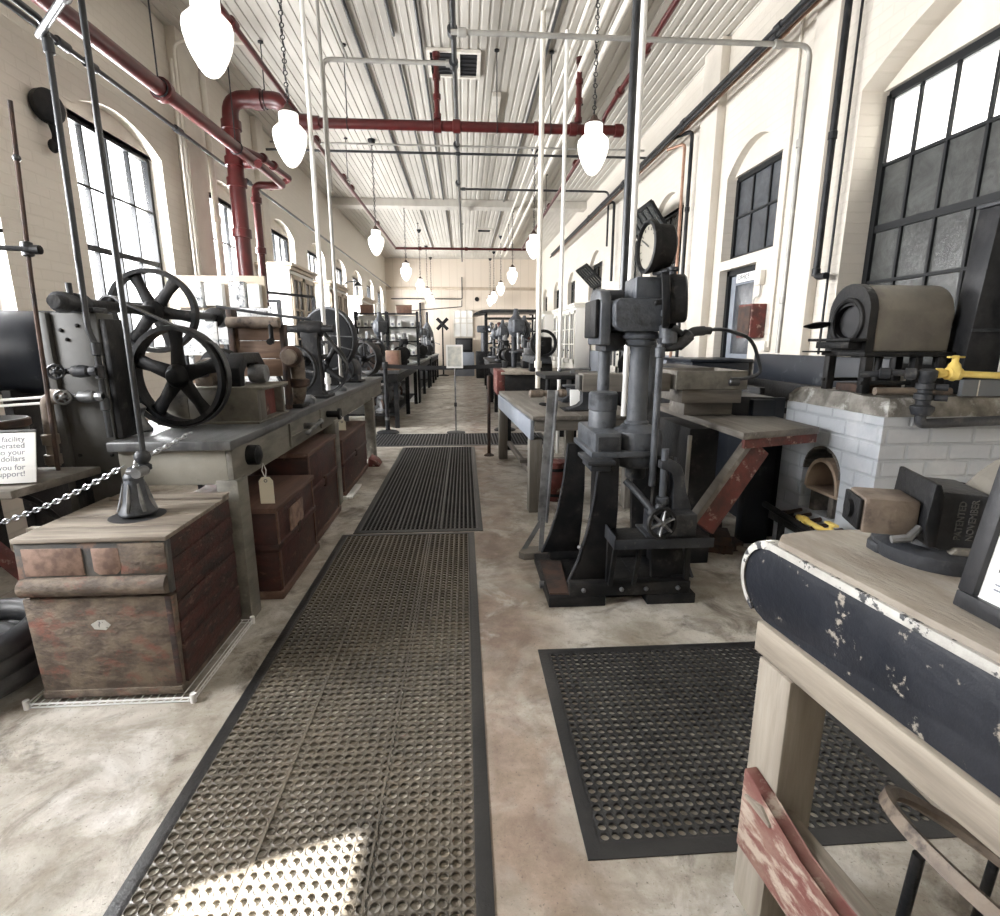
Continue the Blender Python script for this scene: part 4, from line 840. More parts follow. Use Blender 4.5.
for i, t_ in enumerate(('This facility', 'is operated', 'thanks to your', 'dollars', 'Thank you for', 'your support!')):
    text('lettering', t_, .030, A_ @ Matrix.Translation((.385, .165 - .026 * i - (.008 if i > 3 else 0), .0062)), 'grey_ink', cd, .0004, 'RIGHT')
bo = thing('boiler_drum', 'big dark horizontal boiler drum behind the slab', 'boiler', (-2.7, 3.2, 0))
B().lathe([(.01, 0), (.12, .01), (.19, .04), (.225, .10), (.23, .80), (.225, .88)], (-2.14, 3.15, 1.29), (-1, 0, 0), 40).obj('drum', 'navy', bo)
B().box(-2.45, 2.98, 0, -2.40, 3.32, 1.10, .006).box(-2.90, 2.98, 0, -2.85, 3.32, 1.10, .006).objs('saddle', 'dark_iron', bo)
for z in (1.03, 1.0): tag(B().beam((-2.75, 2.94, z), (-2.02, 2.94, z + .05), .02, .014, Zv, .003).obj('white_rail', 'white_enamel'), 'thin white rail below the boiler drum', 'rail', 'white rails below the boiler')
hs = thing('hose_coil', 'thick grey-black rubber hose coil on the floor by the chest', 'hose', (-2.02, 2.02, 0))
pts = []
for i in range(120):
    t = 2 * PI * i / 40 + 1.2; q = i / 119
    pts.append((-1.97 + (.25 - .01 * q) * math.cos(t), 2.02 + (.25 - .01 * q) * math.sin(t), .055 + .19 * q + .02 * math.sin(t)))
B().tube(pts, .05, 14).obj('hose', 'hose', hs)
pts = [(-1.97 + .13 * math.cos(2 * PI * i / 30), 2.02 + .13 * math.sin(2 * PI * i / 30), .06 + .12 * i / 75) for i in range(75)]
B().tube(pts, .036, 10).obj('inner_coil', 'hose', hs)
tag(B().beam((-2.40, 2.50, .60), (-1.90, 2.51, .02), .05, .06, Zv, .005).obj('red_brace', 'red_worn'), 'dark red sloping board behind the chest corner', 'board')
tag(B().box(-2.2, 2.66, 0, -1.86, 2.70, .44, .006).obj('white_board', 'wall_cream'), 'pale board standing on the floor behind the chest', 'board')
# ------------------------------------------------------------------ hydraulic press
hp = thing('hydraulic_press', 'tall blue-grey hydraulic press on splayed black legs', 'press', (.83, 2.82, 0))
def legplate(y0, y1, sx, x0, nm='leg'):
    o = [(0, .10), (.05, .22), (.095, .38), (.125, .56), (.145, .77), (.245, .77), (.248, .50), (.24, .30), (.225, .10)]
    B().prism([(x0 + sx * u, v) for u, v in o], 'y', y0, y1, .004).obj(nm, 'dark_iron', hp)
    e = o[:5]; B().tube([(x0 + sx * (u - .002), y0 + .004, v) for u, v in e], .008, 6).obj('leg_edge', 'cast', hp)
legplate(2.58, 2.62, 1, .535); legplate(3.0, 3.04, 1, .455); legplate(2.60, 2.64, -1, 1.22); legplate(3.0, 3.04, -1, 1.24)
b = B().box(.42, 2.50, 0, .94 - .22, 3.10, .055, .006).box(.94, 2.50, 0, 1.20, 3.10, .055, .006).box(.72, 2.60, 0, .94, 3.10, .05)
b.objs('base_plate', 'dark_iron', hp)
B().box(.53, 2.505, .055, 1.17, 2.57, .125, .006).box(.50, 3.0, .055, 1.2, 3.08, .11, .006).box(1.10, 2.575, .056, 1.165, 2.995, .12, .005).objs('sill_beam', 'dark_iron', hp)
B().prism([(.43, 2.54), (.53, 2.53), (.56, 2.95), (.44, 2.98)], 'z', .056, .064).obj('foot_plate', 'rust', hp)
bl = B()
for x in (.60, .80, .93, 1.10): bl.lathe([(.012, 0), (.012, .008), (.007, .018), (.001, .02)], (x, 2.505, .092), (0, -1, 0), 8)
bl.cyl((.40, 2.7, .035), (.425, 2.7, .035), .02).lathe([(.014, 0), (.006, .015)], (.59, 2.58, .30), (0, -1, 0), 8)
bl.objs('bolt', 'steel', hp)
B().box(.60, 2.50, .755, .74, 2.75, .775, .004).box(.62, 2.52, .72, .72, 2.72, .756, .004).obj('side_ledge', 'cast', hp)
B().box(.66, 2.62, .775, .80, 3.05, .895, .012).box(.64, 2.60, .77, .95, 3.06, .80, .006).obj('bed', 'blue_iron', hp)
rb = B()
for k in range(5): rb.lathe([(.007, 0), (.007, .006), (.003, .010)], (.68 + .024 * k, 2.62, .84), (0, -1, 0), 6)
rb.box(.675, 2.612, .80, .785, 2.622, .875, .003); rb.obj('bed_plate', 'cast', hp)
B().lathe([(.05, .69), (.11, .70), (.135, .735), (.14, .86), (.132, .89), (.09, .905), (.075, .92), (.06, .925)], (.915, 2.76, 0), n=36).obj('column_base', 'blue_iron', hp)
B().lathe([(.05, .62), (.055, .63), (.055, .70)], (.93, 2.78, 0), n=20).obj('ram_nut', 'cast', hp)
B().lathe([(.058, .915), (.064, .925), (.064, .935), (.053, .945), (.050, 1.30), (.055, 1.325), (.075, 1.335), (.08, 1.35), (.075, 1.36), (.095, 1.37), (.10, 1.385), (.085, 1.40)], (.915, 2.76, 0), n=32).obj('column', 'blue_iron', hp)
B().lathe([(.075, .88), (.075, .98), (.072, .985), (.078, .99), (.078, 1.075), (.07, 1.085), (.01, 1.087)], (.755, 2.86, 0), n=32).obj('ram', 'blue_iron', hp)
B().cyl((.79, 3.0, .80), (.79, 3.0, 1.42), .034, n=20).obj('rear_column', 'blue_iron', hp)
B().cyl((1.06, 3.02, .80), (1.06, 3.02, 1.42), .034, n=20).obj('rear_column', 'blue_iron', hp)
hdp = [(.745, 1.425), (.74, 1.535), (.76, 1.56), (1.00, 1.56), (1.03, 1.53), (1.03, 1.425), (.97, 1.40), (.80, 1.40)]
B().prism(hdp, 'y', 2.64, 3.06, .012).obj('head', 'blue_iron', hp)
B().box(.85, 2.68, 1.555, .985, 2.88, 1.665, .012).obj('head_block', 'blue_iron', hp)
B().prism([(2.70, 1.335), (2.70, 1.54), (2.74, 1.60), (2.84, 1.62), (2.94, 1.60), (2.98, 1.54), (2.98, 1.335)], 'x', .685, .74, .010).obj('head_cheek', 'blue_iron', hp)
B().cyl((.70, 2.95, 1.575), (.86, 2.95, 1.575), .05, n=20).obj('head_roller', 'cast', hp)
B().box(.66, 2.72, 1.37, .684, 2.96, 1.56, .008).obj('cheek_cover', 'dark_iron', hp)
B().prism([(.74, 1.40), (.74, 1.30), (.80, 1.30), (.88, 1.36), (.88, 1.40)], 'y', 2.8, 3.02, .006).obj('head_web', 'cast', hp)
# manifold, gauges
B().lathe([(.022, 1.325), (.03, 1.335), (.045, 1.345), (.045, 1.425), (.035, 1.435), (.035, 1.47), (.042, 1.475), (.042, 1.50), (.03, 1.505), (.028, 1.56), (.036, 1.565), (.036, 1.60), (.022, 1.605), (.02, 1.68), (.028, 1.685), (.028, 1.70)], (1.005, 2.62, 0), n=20).obj('manifold', 'blue_iron', hp)
B().pipe([(.97, 2.62, 1.37), (.985, 2.62, 1.325), (1.06, 2.62, 1.33), (1.13, 2.64, 1.40), (1.20, 2.66, 1.405)], .024, .03, 12).lathe([(.02, -.05), (.034, -.04), (.036, 0), (.034, .04), (.02, .05)], (1.085, 2.63, 1.36), (1, 0, .9), 14).obj('elbow', 'cast', hp)
B().cyl((.93, 2.60, 1.535), (1.06, 2.60, 1.545), .012).ball((.93, 2.60, 1.535), .014).obj('stop_lever', 'dark_iron', hp)
def gauge(label, c, ax, r, th, stem_to):
    g = thing('pressure_gauge', label, 'gauge', (c[0], c[1], c[2] - r), group='black pressure gauges on the press')
    B().lathe([(.02, th), (r * .78, th), (r * .86, th * .9), (r * .88, .015), (r, .01), (r * 1.02, -.005), (r * 1.0, -.02), (r * .9, -.024), (r * .86, -.018), (r * .84, -.002), (.001, -.002)], c, ax, 40).obj('case', 'dark_iron', g)
    a = Vector(ax).normalized(); p = Vector(c) - a * .004
    B().lathe([(.001, -.003), (r * .83, -.003), (r * .83, -.001), (.001, -.001)], p, ax, 36).obj('dial', 'dial', g)
    x, y = frame(a); m = B()
    for k in range(11):
        t = PI * (-.2 + 1.4 * k / 10); d = math.cos(t) * x + math.sin(t) * y; q = p - a * .005
        m.beam(q + d * r * .64, q + d * r * .76, .004, .002, a)
    m.beam(p - a * .006 - x * r * .1, p - a * .006 + (x * .6 + y * .35) * r, .006, .002, a)
    m.obj('pointer', 'ink', g)
    B().cyl((c[0] + .03, c[1], c[2] - r * .95), stem_to, .016, n=10).obj('stem', 'cast', g)
gauge('upper black pressure gauge with a cream dial on top of the press', (.905, 2.68, 1.80), (1, .07, 0), .122, .10, (.985, 2.62, 1.68))
gauge('lower black pressure gauge turned edge-on at the press pipework', (.965, 2.57, 1.545), (1, -.33, .08), .128, .09, (1.09, 2.63, 1.38))
run('oil_pipe', 'thin vertical oil pipe running from the press manifold to the hand pump', 'pipe', [(.962, 2.60, 1.34), (.962, 2.60, .62)], .0175, 'blue_iron', .02, [((.962, 2.60, 1.30), Zv)], 1.4, .05)
run('bent_pipe', 'bent steel hose pipe looping from the gauges over to the wooden trays', 'pipe', [(1.20, 2.66, 1.405), (1.36, 2.8, 1.42), (1.62, 2.95, 1.37), (1.72, 3.0, 1.17), (1.62, 3.0, 1.14), (1.54, 3.0, 1.14)], .010, 'conduit_dark', .14, [((1.21, 2.66, 1.405), Xv), ((1.56, 3.0, 1.12), Xv)], 1.9, .06)
# pump on its shelf
st = thing('press_shelf', 'black angle-iron shelf bolted in front of the press', 'shelf', (.98, 2.56, .1255))
B().box(.725, 2.40, .385, 1.21, 2.575, .402, .003).obj('plate', 'dark_iron', st)
B().box(.72, 2.395, .355, 1.22, 2.402, .405, .002).box(.718, 2.395, .355, .727, 2.575, .425, .002).obj('rim', 'cast', st)
B().beam((.735, 2.42, .385), (.735, 2.498, .12), .02, .02).beam((.86, 2.42, .385), (.86, 2.498, .12), .02, .02).objs('strut', 'dark_iron', st)
B().box(.722, 2.52, .126, .745, 2.545, .385).box(1.14, 2.52, .126, 1.165, 2.545, .385).objs('leg', 'dark_iron', st)
pu = thing('hand_pump', 'dark iron hand pump with a spoked handwheel on the press shelf', 'pump', (1.07, 2.5, .2725))
B().box(.97, 2.42, .273, 1.20, 2.56, .39, .010).box(.945, 2.42, .273, 1.0, 2.60, .285, .004).obj('body', 'cast', pu)
B().prism([(1.10, .385), (1.10, .46), (1.105, .53), (1.09, .585), (1.06, .60), (1.03, .60), (1.03, .64), (1.09, .645), (1.13, .62), (1.155, .56), (1.16, .48), (1.20, .40), (1.20, .385)], 'y', 2.50, 2.56, .006).obj('arm', 'cast', pu)
B().cyl((1.055, 2.53, .39), (1.055, 2.53, .70), .018, n=14).lathe([(.018, .41), (.032, .415), (.032, .45), (.018, .455)], (1.055, 2.53, 0), n=12).obj('plunger', 'blue_iron', pu)
B().pipe([(.87, 2.565, .53), (.92, 2.52, .48), (1.0, 2.40, .375)], .018, .04, 12).lathe([(.022, -.03), (.034, -.025), (.034, .025), (.022, .03)], (.985, 2.43, .39), (.4, -.88, -.46), 14).lathe([(.02, 0), (.02, .03), (.012, .04)], (1.0, 2.42, .41), Zv, 12).obj('valve_tube', 'cast', pu)
rm, hb = B(), B(); sp = [B() for _ in range(6)]
wheel(rm, sp, hb, (1.0, 2.375, .365), (.15, -1, .1), .074, .022, 6, .02, rim_t=.016, sw=.008)
hw = rm.obj('handwheel', 'dark_iron', pu); hb.obj('hub', 'steel', hw)
for s_ in sp: s_.obj('spoke', 'steel', hw)
pu.location.z += .130; pu.location.x -= .06
# angle-iron post with a braced foot
ap = thing('angle_post', 'pale steel angle post on a braced triangular foot beside the press', 'post', (.47, 3.06, 0))
B().beam((.535, 3.10, 1.06), (.485, 3.10, .22), .055, .012, (0, 1, 0), .002).beam((.562, 3.075, 1.06), (.512, 3.075, .22), .012, .055, (0, 1, 0), .002).obj('upright', 'steel', ap)
B().beam((.50, 3.10, .25), (.36, 3.06, .03), .028, .012, (0, 1, 0)).beam((.49, 3.08, .25), (.47, 3.02, .03), .03, .012, (0, 1, 0)).obj('brace', 'steel', ap)
B().prism([(.33, 3.02), (.36, 2.98), (.52, 3.0), (.55, 3.12), (.37, 3.10)], 'z', 0, .045, .004).obj('foot', 'grey_wood_x', ap)
ap.location.y += .14
# ------------------------------------------------------------------ wooden table with red-painted edge
rt = thing('cantilever_table', 'grey wooden side table with red painted edge and a thick slanting red brace', 'table', (1.6, 3.2, 0))
B().prism([(1.44, 2.62), (1.96, 2.78), (1.96, 3.22), (1.73, 3.27), (1.73, 4.0), (1.44, 4.0)], 'z', .852, .889, .004).obj('table_top', 'grey_wood', rt)
B().prism([(1.455, 2.632), (1.955, 2.785), (1.95, 2.82), (1.46, 2.67)], 'z', .802, .851, .004).obj('edge_rail', 'red_worn', rt)
B().beam((1.585, 2.74, .80), (1.27, 2.66, .37), .15, .06, (0, 1, .2), .006).obj('brace', 'red_worn', rt)
B().beam((1.50, 2.69, .815), (1.185, 2.61, .405), .03, .062, (0, 1, .2), .004).obj('brace_cap', 'grey_wood', rt)
B().box(1.32, 3.0, 0, 1.50, 3.5, .851, .008).obj('box_post', 'dark_iron', rt)
B().beam((1.44, 3.55, .40), (1.66, 3.5, .82), .05, .05, Yv, .004).obj('rear_strut', 'dark_iron', rt)
B().cyl((1.30, 2.95, .35), (1.30, 2.95, .82), .012).obj('tie_rod', 'conduit_grey', rt)
bd2 = thing('board_stack', 'stepped grey planks lying on the wooden side table', 'planks', (1.55, 3.4, .8625))
B().box(1.40, 3.30, .863, 1.72, 3.55, .95, .006).obj('lower_plank', 'grey_wood_x', bd2)
B().box(1.34, 3.20, .951, 1.72, 3.65, 1.035, .004).obj('upper_plank', 'grey_wood_x', bd2)
ty = thing('wooden_tray', 'shallow grey wooden tray on the stepped planks', 'tray', (1.5, 3.4, 1.036))
B().box(1.29, 3.18, 1.037, 1.74, 3.20, 1.15, .003).obj('front_wall', 'bench_grey', ty)
B().box(1.29, 3.60, 1.037, 1.74, 3.62, 1.15, .003).box(1.29, 3.201, 1.037, 1.31, 3.599, 1.15).box(1.72, 3.201, 1.037, 1.74, 3.599, 1.15).box(1.311, 3.201, 1.037, 1.719, 3.599, 1.05).obj('tray_body', 'grey_wood_x', ty)
bd2.location.z += .027; ty.location.z += .027
pb = thing('crossbeam', 'grey wooden beam spanning behind the press column', 'beam', (.98, 3.3, 0))
B().box(.72, 3.22, 1.05, 1.27, 3.36, 1.16, .006).obj('beam', 'grey_wood_x', pb)
B().box(.70, 3.23, 1.06, .719, 3.35, 1.15, .003).obj('end_cap', 'slab', pb)
B().box(.82, 3.25, 0, .90, 3.33, 1.049, .005).box(1.12, 3.25, 0, 1.20, 3.33, 1.049, .005).objs('leg', 'dark_iron', pb)
# navy counter along the right wall and its boxes
nc = thing('navy_counter', 'long navy blue counter along the cream wall behind the furnace', 'counter', (2.5, 4.0, 0))
B().box(2.12, 3.42, 0, 2.86, 5.05, .80, .006).obj('body', 'navy', nc); B().box(2.08, 3.40, .80, 2.90, 5.08, .84, .006).obj('top', 'navy', nc)
B().box(2.82, 3.40, .841, 2.90, 5.08, 1.24, .005).obj('backboard', 'navy', nc)
ib = thing('navy_box', 'navy blue painted wooden box behind the side table', 'box', (2.0, 3.6, 0))
B().box(1.86, 3.30, 0, 2.05, 3.38, .985, .005).box(1.76, 3.42, .86, 2.07, 3.9, .99, .005).obj('body', 'navy', ib)
B().prism([(1.74, 3.40), (2.06, 3.28), (2.06, 3.30), (1.745, 3.42)], 'z', .80, 1.0, .003).obj('front_board', 'navy', ib)
tr = thing('dark_trough', 'long black trough lying on the navy counter', 'trough', (2.3, 4.4, .84))
B().box(2.12, 3.7, .841, 2.16, 4.95, 1.03, .005).box(2.6, 3.7, .841, 2.64, 4.95, 1.03, .005).box(2.161, 3.7, .841, 2.599, 4.95, .88).obj('trough', 'dark_iron', tr)
tag(B().box(1.86, 4.4, 0, 2.06, 5.2, 1.10, .008).box(1.80, 4.38, 1.101, 2.10, 5.25, 1.14, .005).obj('black_cabinet', 'black_steel'), 'black cabinet with a flat top behind the trays', 'cabinet')
tag(B().box(2.3, 5.3, 0, 2.9, 6.0, 1.15, .008).box(2.27, 5.27, 1.151, 2.92, 6.03, 1.18, .005).obj('navy_cabinet', 'navy'), 'navy blue cabinet by the side door', 'cabinet')
bp = thing('brick_pile', 'reddish broken brick pile under the slanting brace', 'rubble', (1.7, 3.5, 0))
random.seed(4)
for k in range(16):
    x, y = 1.63 + .10 * random.random(), 3.15 + .75 * random.random(); a = random.random() * 3; z = .0 if k < 9 else .062
    B().box(x - .055, y - .1, z, x + .055, y + .1, z + .06, .006, (Zv, a)).obj('brick', 'rust', bp)
tag(B().beam((1.62, 3.45, .025), (1.98, 2.85, .025), .03, .03, Zv, .003).obj('floor_lath', 'pale_wood'), 'pale wooden lath lying on the floor by the furnace', 'lath')
# electrical boxes by the door
rbx = thing('wall_box', 'rusty red wall box beside the dark side door', 'box', (2.88, 5.31, 1.385))
B().box(2.80, 5.17, 1.39, XR - .002, 5.44, 1.715, .008).obj('case', 'red_worn', rbx); B().box(2.792, 5.19, 1.41, 2.80, 5.42, 1.695, .003).obj('lid', 'rust', rbx)
for (y, z, h, lb) in ((5.30, 1.90, .14, 'pale electrical switch box above the red wall box'), (5.10, 1.26, .10, 'pale electrical outlet box below the red wall box')):
    e = thing('switch_box', lb, 'switch', (XR - .04, y, z)); B().box(XR - .06, y - .05, z, XR - .002, y + .05, z + h, .008).obj('case', 'pipe_white', e); B().box(XR - .066, y - .03, z + .02, XR - .06, y + .03, z + h - .02, .003).obj('cover', 'white_enamel', e)
run('cable', 'cable bending from the pale switch box down to the red box', 'cable', [(XR - .02, 5.30, 1.90), (XR - .02, 5.30, 1.80), (XR - .04, 5.36, 1.78), (XR - .04, 5.36, 1.715)], .008, 'conduit_grey', .03)

# ------------------------------------------------------------------ white brick furnace
fu = thing('brick_furnace', 'white painted brick furnace with an arched mouth', 'furnace', (2.5, 2.85, 0))
fx, y0, y1, zt = 2.06, 2.46, 3.26, .985
a0, a1, zs, zsp = 2.70, 3.03, .36, .60
body = B()
body.box(fx, y0, 0, fx + .30, a0, zt).box(fx, a1, 0, fx + .30, y1, zt).box(fx, a0, 0, fx + .30, a1, zs)
body.prism([(a0, zt), (a0, zsp)] + [((a0 + a1) / 2 - (a1 - a0) / 2 * math.cos(PI * i / 14), zsp + .165 * math.sin(PI * i / 14)) for i in range(1, 14)] + [(a1, zsp), (a1, zt)], 'x', fx, fx + .30)
body.box(fx + .30, y0, 0, 2.93, y1, zt)
body.obj('brickwork', 'brick_white', fu, flat=True)
random.seed(9)
cp = B(); n = 14
ring = []
for i in range(n): ring.append((fx + .03 + .84 * i / (n - 1), y0 + .012 + .012 * random.random()))
for i in range(n): ring.append((2.91, y0 + .02 + (y1 - y0 - .04) * i / (n - 1)))
for i in range(n): ring.append((2.90 - .85 * i / (n - 1), y1 - .01 - .02 * random.random()))
for i in range(n - 1): ring.append((fx + .008 + .014 * random.random(), y1 - .03 - (y1 - y0 - .05) * i / (n - 1)))
cp.loft([[Vector((x + .0, y, zt)) for x, y in ring], [Vector((x + .012 * random.random(), y + .008, zt + .045)) for x, y in ring], [Vector((x + (2.5 - x) * .06, y + (2.86 - y) * .08, zt + .085 + .012 * random.random())) for x, y in ring]])
cp.obj('mortar_cap', 'mortar_cap', fu)
B().prism([(a0 + .002, zs), (a1 - .002, zs), (a1 - .002, zsp), ((a0 + a1) / 2, zsp + .16), (a0 + .002, zsp)], 'x', fx + .26, fx + .299).obj('mouth_back', 'soot', fu)
ar = B()
for i in range(9):
    t0, t1 = PI * i / 9 + .02, PI * (i + 1) / 9 - .02; cy = (a0 + a1) / 2
    ar.prism([(cy - .152 * math.cos(t0), zsp + .152 * math.sin(t0)), (cy - .163 * math.cos(t0), zsp + .163 * math.sin(t0)), (cy - .163 * math.cos(t1), zsp + .163 * math.sin(t1)), (cy - .152 * math.cos(t1), zsp + .152 * math.sin(t1))], 'x', fx - .004, fx + .20)
ar.obj('arch_bricks', 'soot', fu)
mf = thing('clay_muffle', 'brown half-round clay muffle inside the furnace mouth', 'muffle', (fx + .12, 2.86, zs))
cy = 2.855; o1 = [(cy - .145 * math.cos(PI * i / 20), .50 + .195 * math.sin(PI * i / 20)) for i in range(21)]; i1 = [(cy - .125 * math.cos(PI * i / 20), .50 + .172 * math.sin(PI * i / 20)) for i in range(21)]
B().prism(o1 + i1[::-1], 'x', fx + .0, fx + .25, .002).obj('arch_tube', 'clay', mf)
B().box(fx + .01, cy - .142, .482, fx + .25, cy + .142, .499, .003).obj('floor_tile', 'clay', mf)
B().box(fx + .02, cy - .10, zs + .001, fx + .24, cy - .06, .481).box(fx + .02, cy + .06, zs + .001, fx + .24, cy + .10, .481).objs('support', 'soot', mf)
bt = thing('burner_tray', 'rusty burner bars in an iron tray at the furnace mouth', 'burner', (1.98, 2.8, 0))
B().box(1.90, 2.50, .27, 2.055, 2.515, .315, .003).box(1.90, 3.05, .27, 2.055, 3.065, .315, .003).box(1.895, 2.50, .27, 1.905, 3.065, .315, .003).obj('tray_frame', 'dark_iron', bt)
for k in range(5): B().cyl((1.91, 2.60 + .09 * k, .33), (2.05, 2.62 + .09 * k, .345), .012, n=8).obj('burner_bar', 'rust', bt)
B().box(1.93, 2.56, 0, 1.96, 2.59, .27).box(1.93, 2.98, 0, 1.96, 3.01, .27).objs('leg', 'dark_iron', bt)
B().pipe([(1.90, 3.12, .34), (1.90, 2.4, .31), (2.0, 2.36, .31)], .02, .03, 10).obj('feed_pipe', 'dark_iron', bt)
yv = thing('gas_cock', 'small yellow gas cock on the pipe below the furnace mouth', 'valve', (1.94, 2.66, .33))
B().cyl((1.94, 2.50, .345), (1.94, 2.84, .35), .016, n=12).lathe([(.016, -.03), (.03, -.02), (.03, .02), (.016, .03)], (1.94, 2.56, .346), Yv, 12).lathe([(.016, -.02), (.024, -.015), (.024, .015), (.016, .02)], (1.94, 2.78, .349), Yv, 12).obj('pipe', 'yellow', yv)
B().cyl((1.94, 2.56, .36), (1.94, 2.56, .40), .012).box(1.925, 2.52, .395, 1.955, 2.60, .408, .003).obj('cock_handle', 'yellow', yv)
run('gas_pipe', 'copper tube from the small yellow gas cock', 'pipe', [(1.95, 2.5, .33), (2.0, 2.38, .32), (2.2, 2.34, .33)], .012, 'copper', .03)
# small front-loading oven on legs, standing on the furnace
ov = thing('muffle_oven', 'dusty grey barrel-topped oven on black legs standing on the furnace', 'oven', (2.36, 2.80, 1.07))
oy0, oy1, ox0, ox1 = 2.66, 2.96, 2.06, 2.52
pf = [(oy0, 1.30), (oy0, 1.50)] + [((oy0 + oy1) / 2 - .15 * math.cos(PI * i / 16), 1.50 + .145 * math.sin(PI * i / 16)) for i in range(1, 16)] + [(oy1, 1.50), (oy1, 1.30)]
B().prism(pf, 'x', ox0 + .045, ox1, .012).obj('shell', 'oven', ov)
hole = [((oy0 + oy1) / 2 + .105 * math.cos(2 * PI * i / 28), 1.455 + .085 * math.sin(2 * PI * i / 28)) for i in range(28)]
fr_ = B(); big = [(oy0 - .004, 1.285), (oy0 - .004, 1.50)] + [((oy0 + oy1) / 2 - .154 * math.cos(PI * i / 24), 1.50 + .15 * math.sin(PI * i / 24)) for i in range(1, 24)] + [(oy1 + .004, 1.50), (oy1 + .004, 1.285)]
mid = (oy0 + oy1) / 2
# front plate with a round mouth: two halves
up = [p for p in big if True]
top = [(oy0 - .004, 1.455)] + [p for p in big if p[1] > 1.46] + [(oy1 + .004, 1.455), (mid + .105, 1.455)] + [(mid + .105 * math.cos(PI * i / 14), 1.455 + .085 * math.sin(PI * i / 14)) for i in range(1, 14)] + [(mid - .105, 1.455)]
bot = [(oy0 - .004, 1.455), (mid - .105, 1.455)] + [(mid - .105 * math.cos(PI * i / 14), 1.455 - .085 * math.sin(PI * i / 14)) for i in range(1, 14)] + [(mid + .105, 1.455), (oy1 + .004, 1.455), (oy1 + .004, 1.285), (oy0 - .004, 1.285)]
fr_.prism(top, 'x', ox0, ox0 + .044).prism(bot, 'x', ox0, ox0 + .044); fr_.obj('front_plate', 'dark_iron', ov)
B().torus((ox0 - .002, mid, 1.455), (1, 0, 0), .112, .014, 32, 8).xf(Matrix.Identity(4)).obj('mouth_ring', 'dark_iron', ov)
B().prism([(mid + .104 * math.cos(2 * PI * i / 24), 1.455 + .084 * math.sin(2 * PI * i / 24)) for i in range(24)], 'x', ox0 + .030, ox0 + .0445).obj('mouth_back', 'ink', ov)  # black disc stands in for the shade deep inside the mouth
B().box(1.96, oy0 - .02, 1.352, ox0 - .001, oy1 + .02, 1.368, .003).box(1.985, oy0 + .02, 1.315, ox0 - .001, oy1 - .02, 1.351, .003).obj('front_shelf', 'dark_iron', ov)
B().box(1.96, oy1 - .06, 1.292, 2.16, oy1 + .06, 1.300, .002).lathe([(.001, 0), (.05, .003), (.075, .014), (.02, .03)], (2.02, oy1 + .03, 1.43), (0, .2, 1), 16).obj('side_shelf', 'dark_iron', ov)
B().box(ox0 - .01, oy0 - .02, 1.275, ox1 + .03, oy1 + .02, 1.2995, .005).obj('bed_frame', 'dark_iron', ov)
for x in (ox0 + .03, ox0 + .30, ox1 - .03):
    for y in (oy0 + .01, oy1 - .01): B().box(x - .022, y - .022, 1.085, x + .022, y + .022, 1.276, .004).obj('leg', 'dark_iron', ov)
for k, x in enumerate((ox0 + .11, ox0 + .18, ox0 + .40)): B().cyl((x, oy0 + .12, 1.128), (x + .01, oy0 + .12, 1.275), .016, n=10).obj('burner_tube', 'dark_iron', ov)
B().box(ox0 + .0, oy0 - .01, 1.13, ox1, oy0 + .015, 1.15, .003).box(ox0, oy1 - .015, 1.13, ox1, oy1 + .01, 1.15, .003).obj('stretcher', 'dark_iron', ov)
tag(B().box(2.12, 2.70, 1.0835, 2.33, 2.92, 1.125, .004).obj('fire_brick', 'rust'), 'red fire brick slab under the dusty oven', 'brick')
tag(B().cyl((2.09, 2.585, 1.104), (2.46, 2.545, 1.104), .02, n=12).obj('iron_bar', 'brown_iron'), 'brown round bar lying along the furnace rim', 'bar')
run('gas_pipe', 'dark gas pipe run in front of the oven legs', 'pipe', [(1.98, 2.56, 1.19), (2.10, 2.47, 1.205), (2.21, 2.43, 1.195)], .016, 'cast', .02, [((2.06, 2.5, 1.20), (1, -.7, 0)), ((2.15, 2.45, 1.20), (1, -.7, 0))], 1.7, .05)
gs = thing('valve_stack', 'dark iron stack of pipe fittings on the furnace corner', 'valve', (2.22, 2.42, .99))
B().lathe([(.022, 1.0), (.04, 1.005), (.05, 1.03), (.05, 1.045), (.03, 1.055), (.032, 1.075), (.042, 1.08), (.042, 1.105), (.03, 1.11), (.03, 1.125), (.042, 1.13), (.042, 1.155), (.032, 1.16), (.036, 1.18), (.04, 1.19), (.04, 1.215), (.025, 1.225)], (2.21, 2.42, 0), n=10).obj('fittings', 'cast', gs)
B().cyl((2.235, 2.39, 1.09), (2.275, 2.36, 1.09), .016).cyl((2.235, 2.39, 1.14), (2.27, 2.36, 1.14), .016).obj('plug', 'cast', gs)
B().pipe([(2.21, 2.42, 1.02), (2.21, 2.42, .96), (2.95, 2.40, .985)], .024, .04, 12).obj('lower_pipe', 'cast', gs)
yg = thing('gas_valve', 'bright yellow gas pipe and cock above the furnace', 'valve', (2.6, 2.42, 1.15))
B().cyl((2.245, 2.42, 1.205), (2.95, 2.44, 1.175), .0165, n=14).lathe([(.018, -.035), (.03, -.03), (.03, -.015), (.036, 0), (.03, .015), (.03, .03), (.018, .035)], (2.34, 2.422, 1.201), (1, 0, -.04), 14).lathe([(.016, -.02), (.024, -.015), (.024, .015), (.016, .02)], (2.265, 2.42, 1.204), Xv, 8).obj('pipe', 'yellow', yg)
B().lathe([(.034, 1.21), (.024, 1.245), (.014, 1.258), (.014, 1.275), (.02, 1.283), (.008, 1.288)], (2.34, 2.422, 0), n=14).obj('cock', 'yellow', yg)
B().box(2.30, 2.412, 1.275, 2.38, 2.432, 1.284, .003).obj('cock_handle', 'yellow', yg)
tk2 = thing('slate_trough', 'blue-grey slate trough on the furnace behind the yellow pipe', 'trough', (2.6, 2.6, 1.07))
B().box(2.48, 2.50, 1.0835, 2.90, 2.525, 1.165, .003).obj('front_slab', 'dado', tk2)
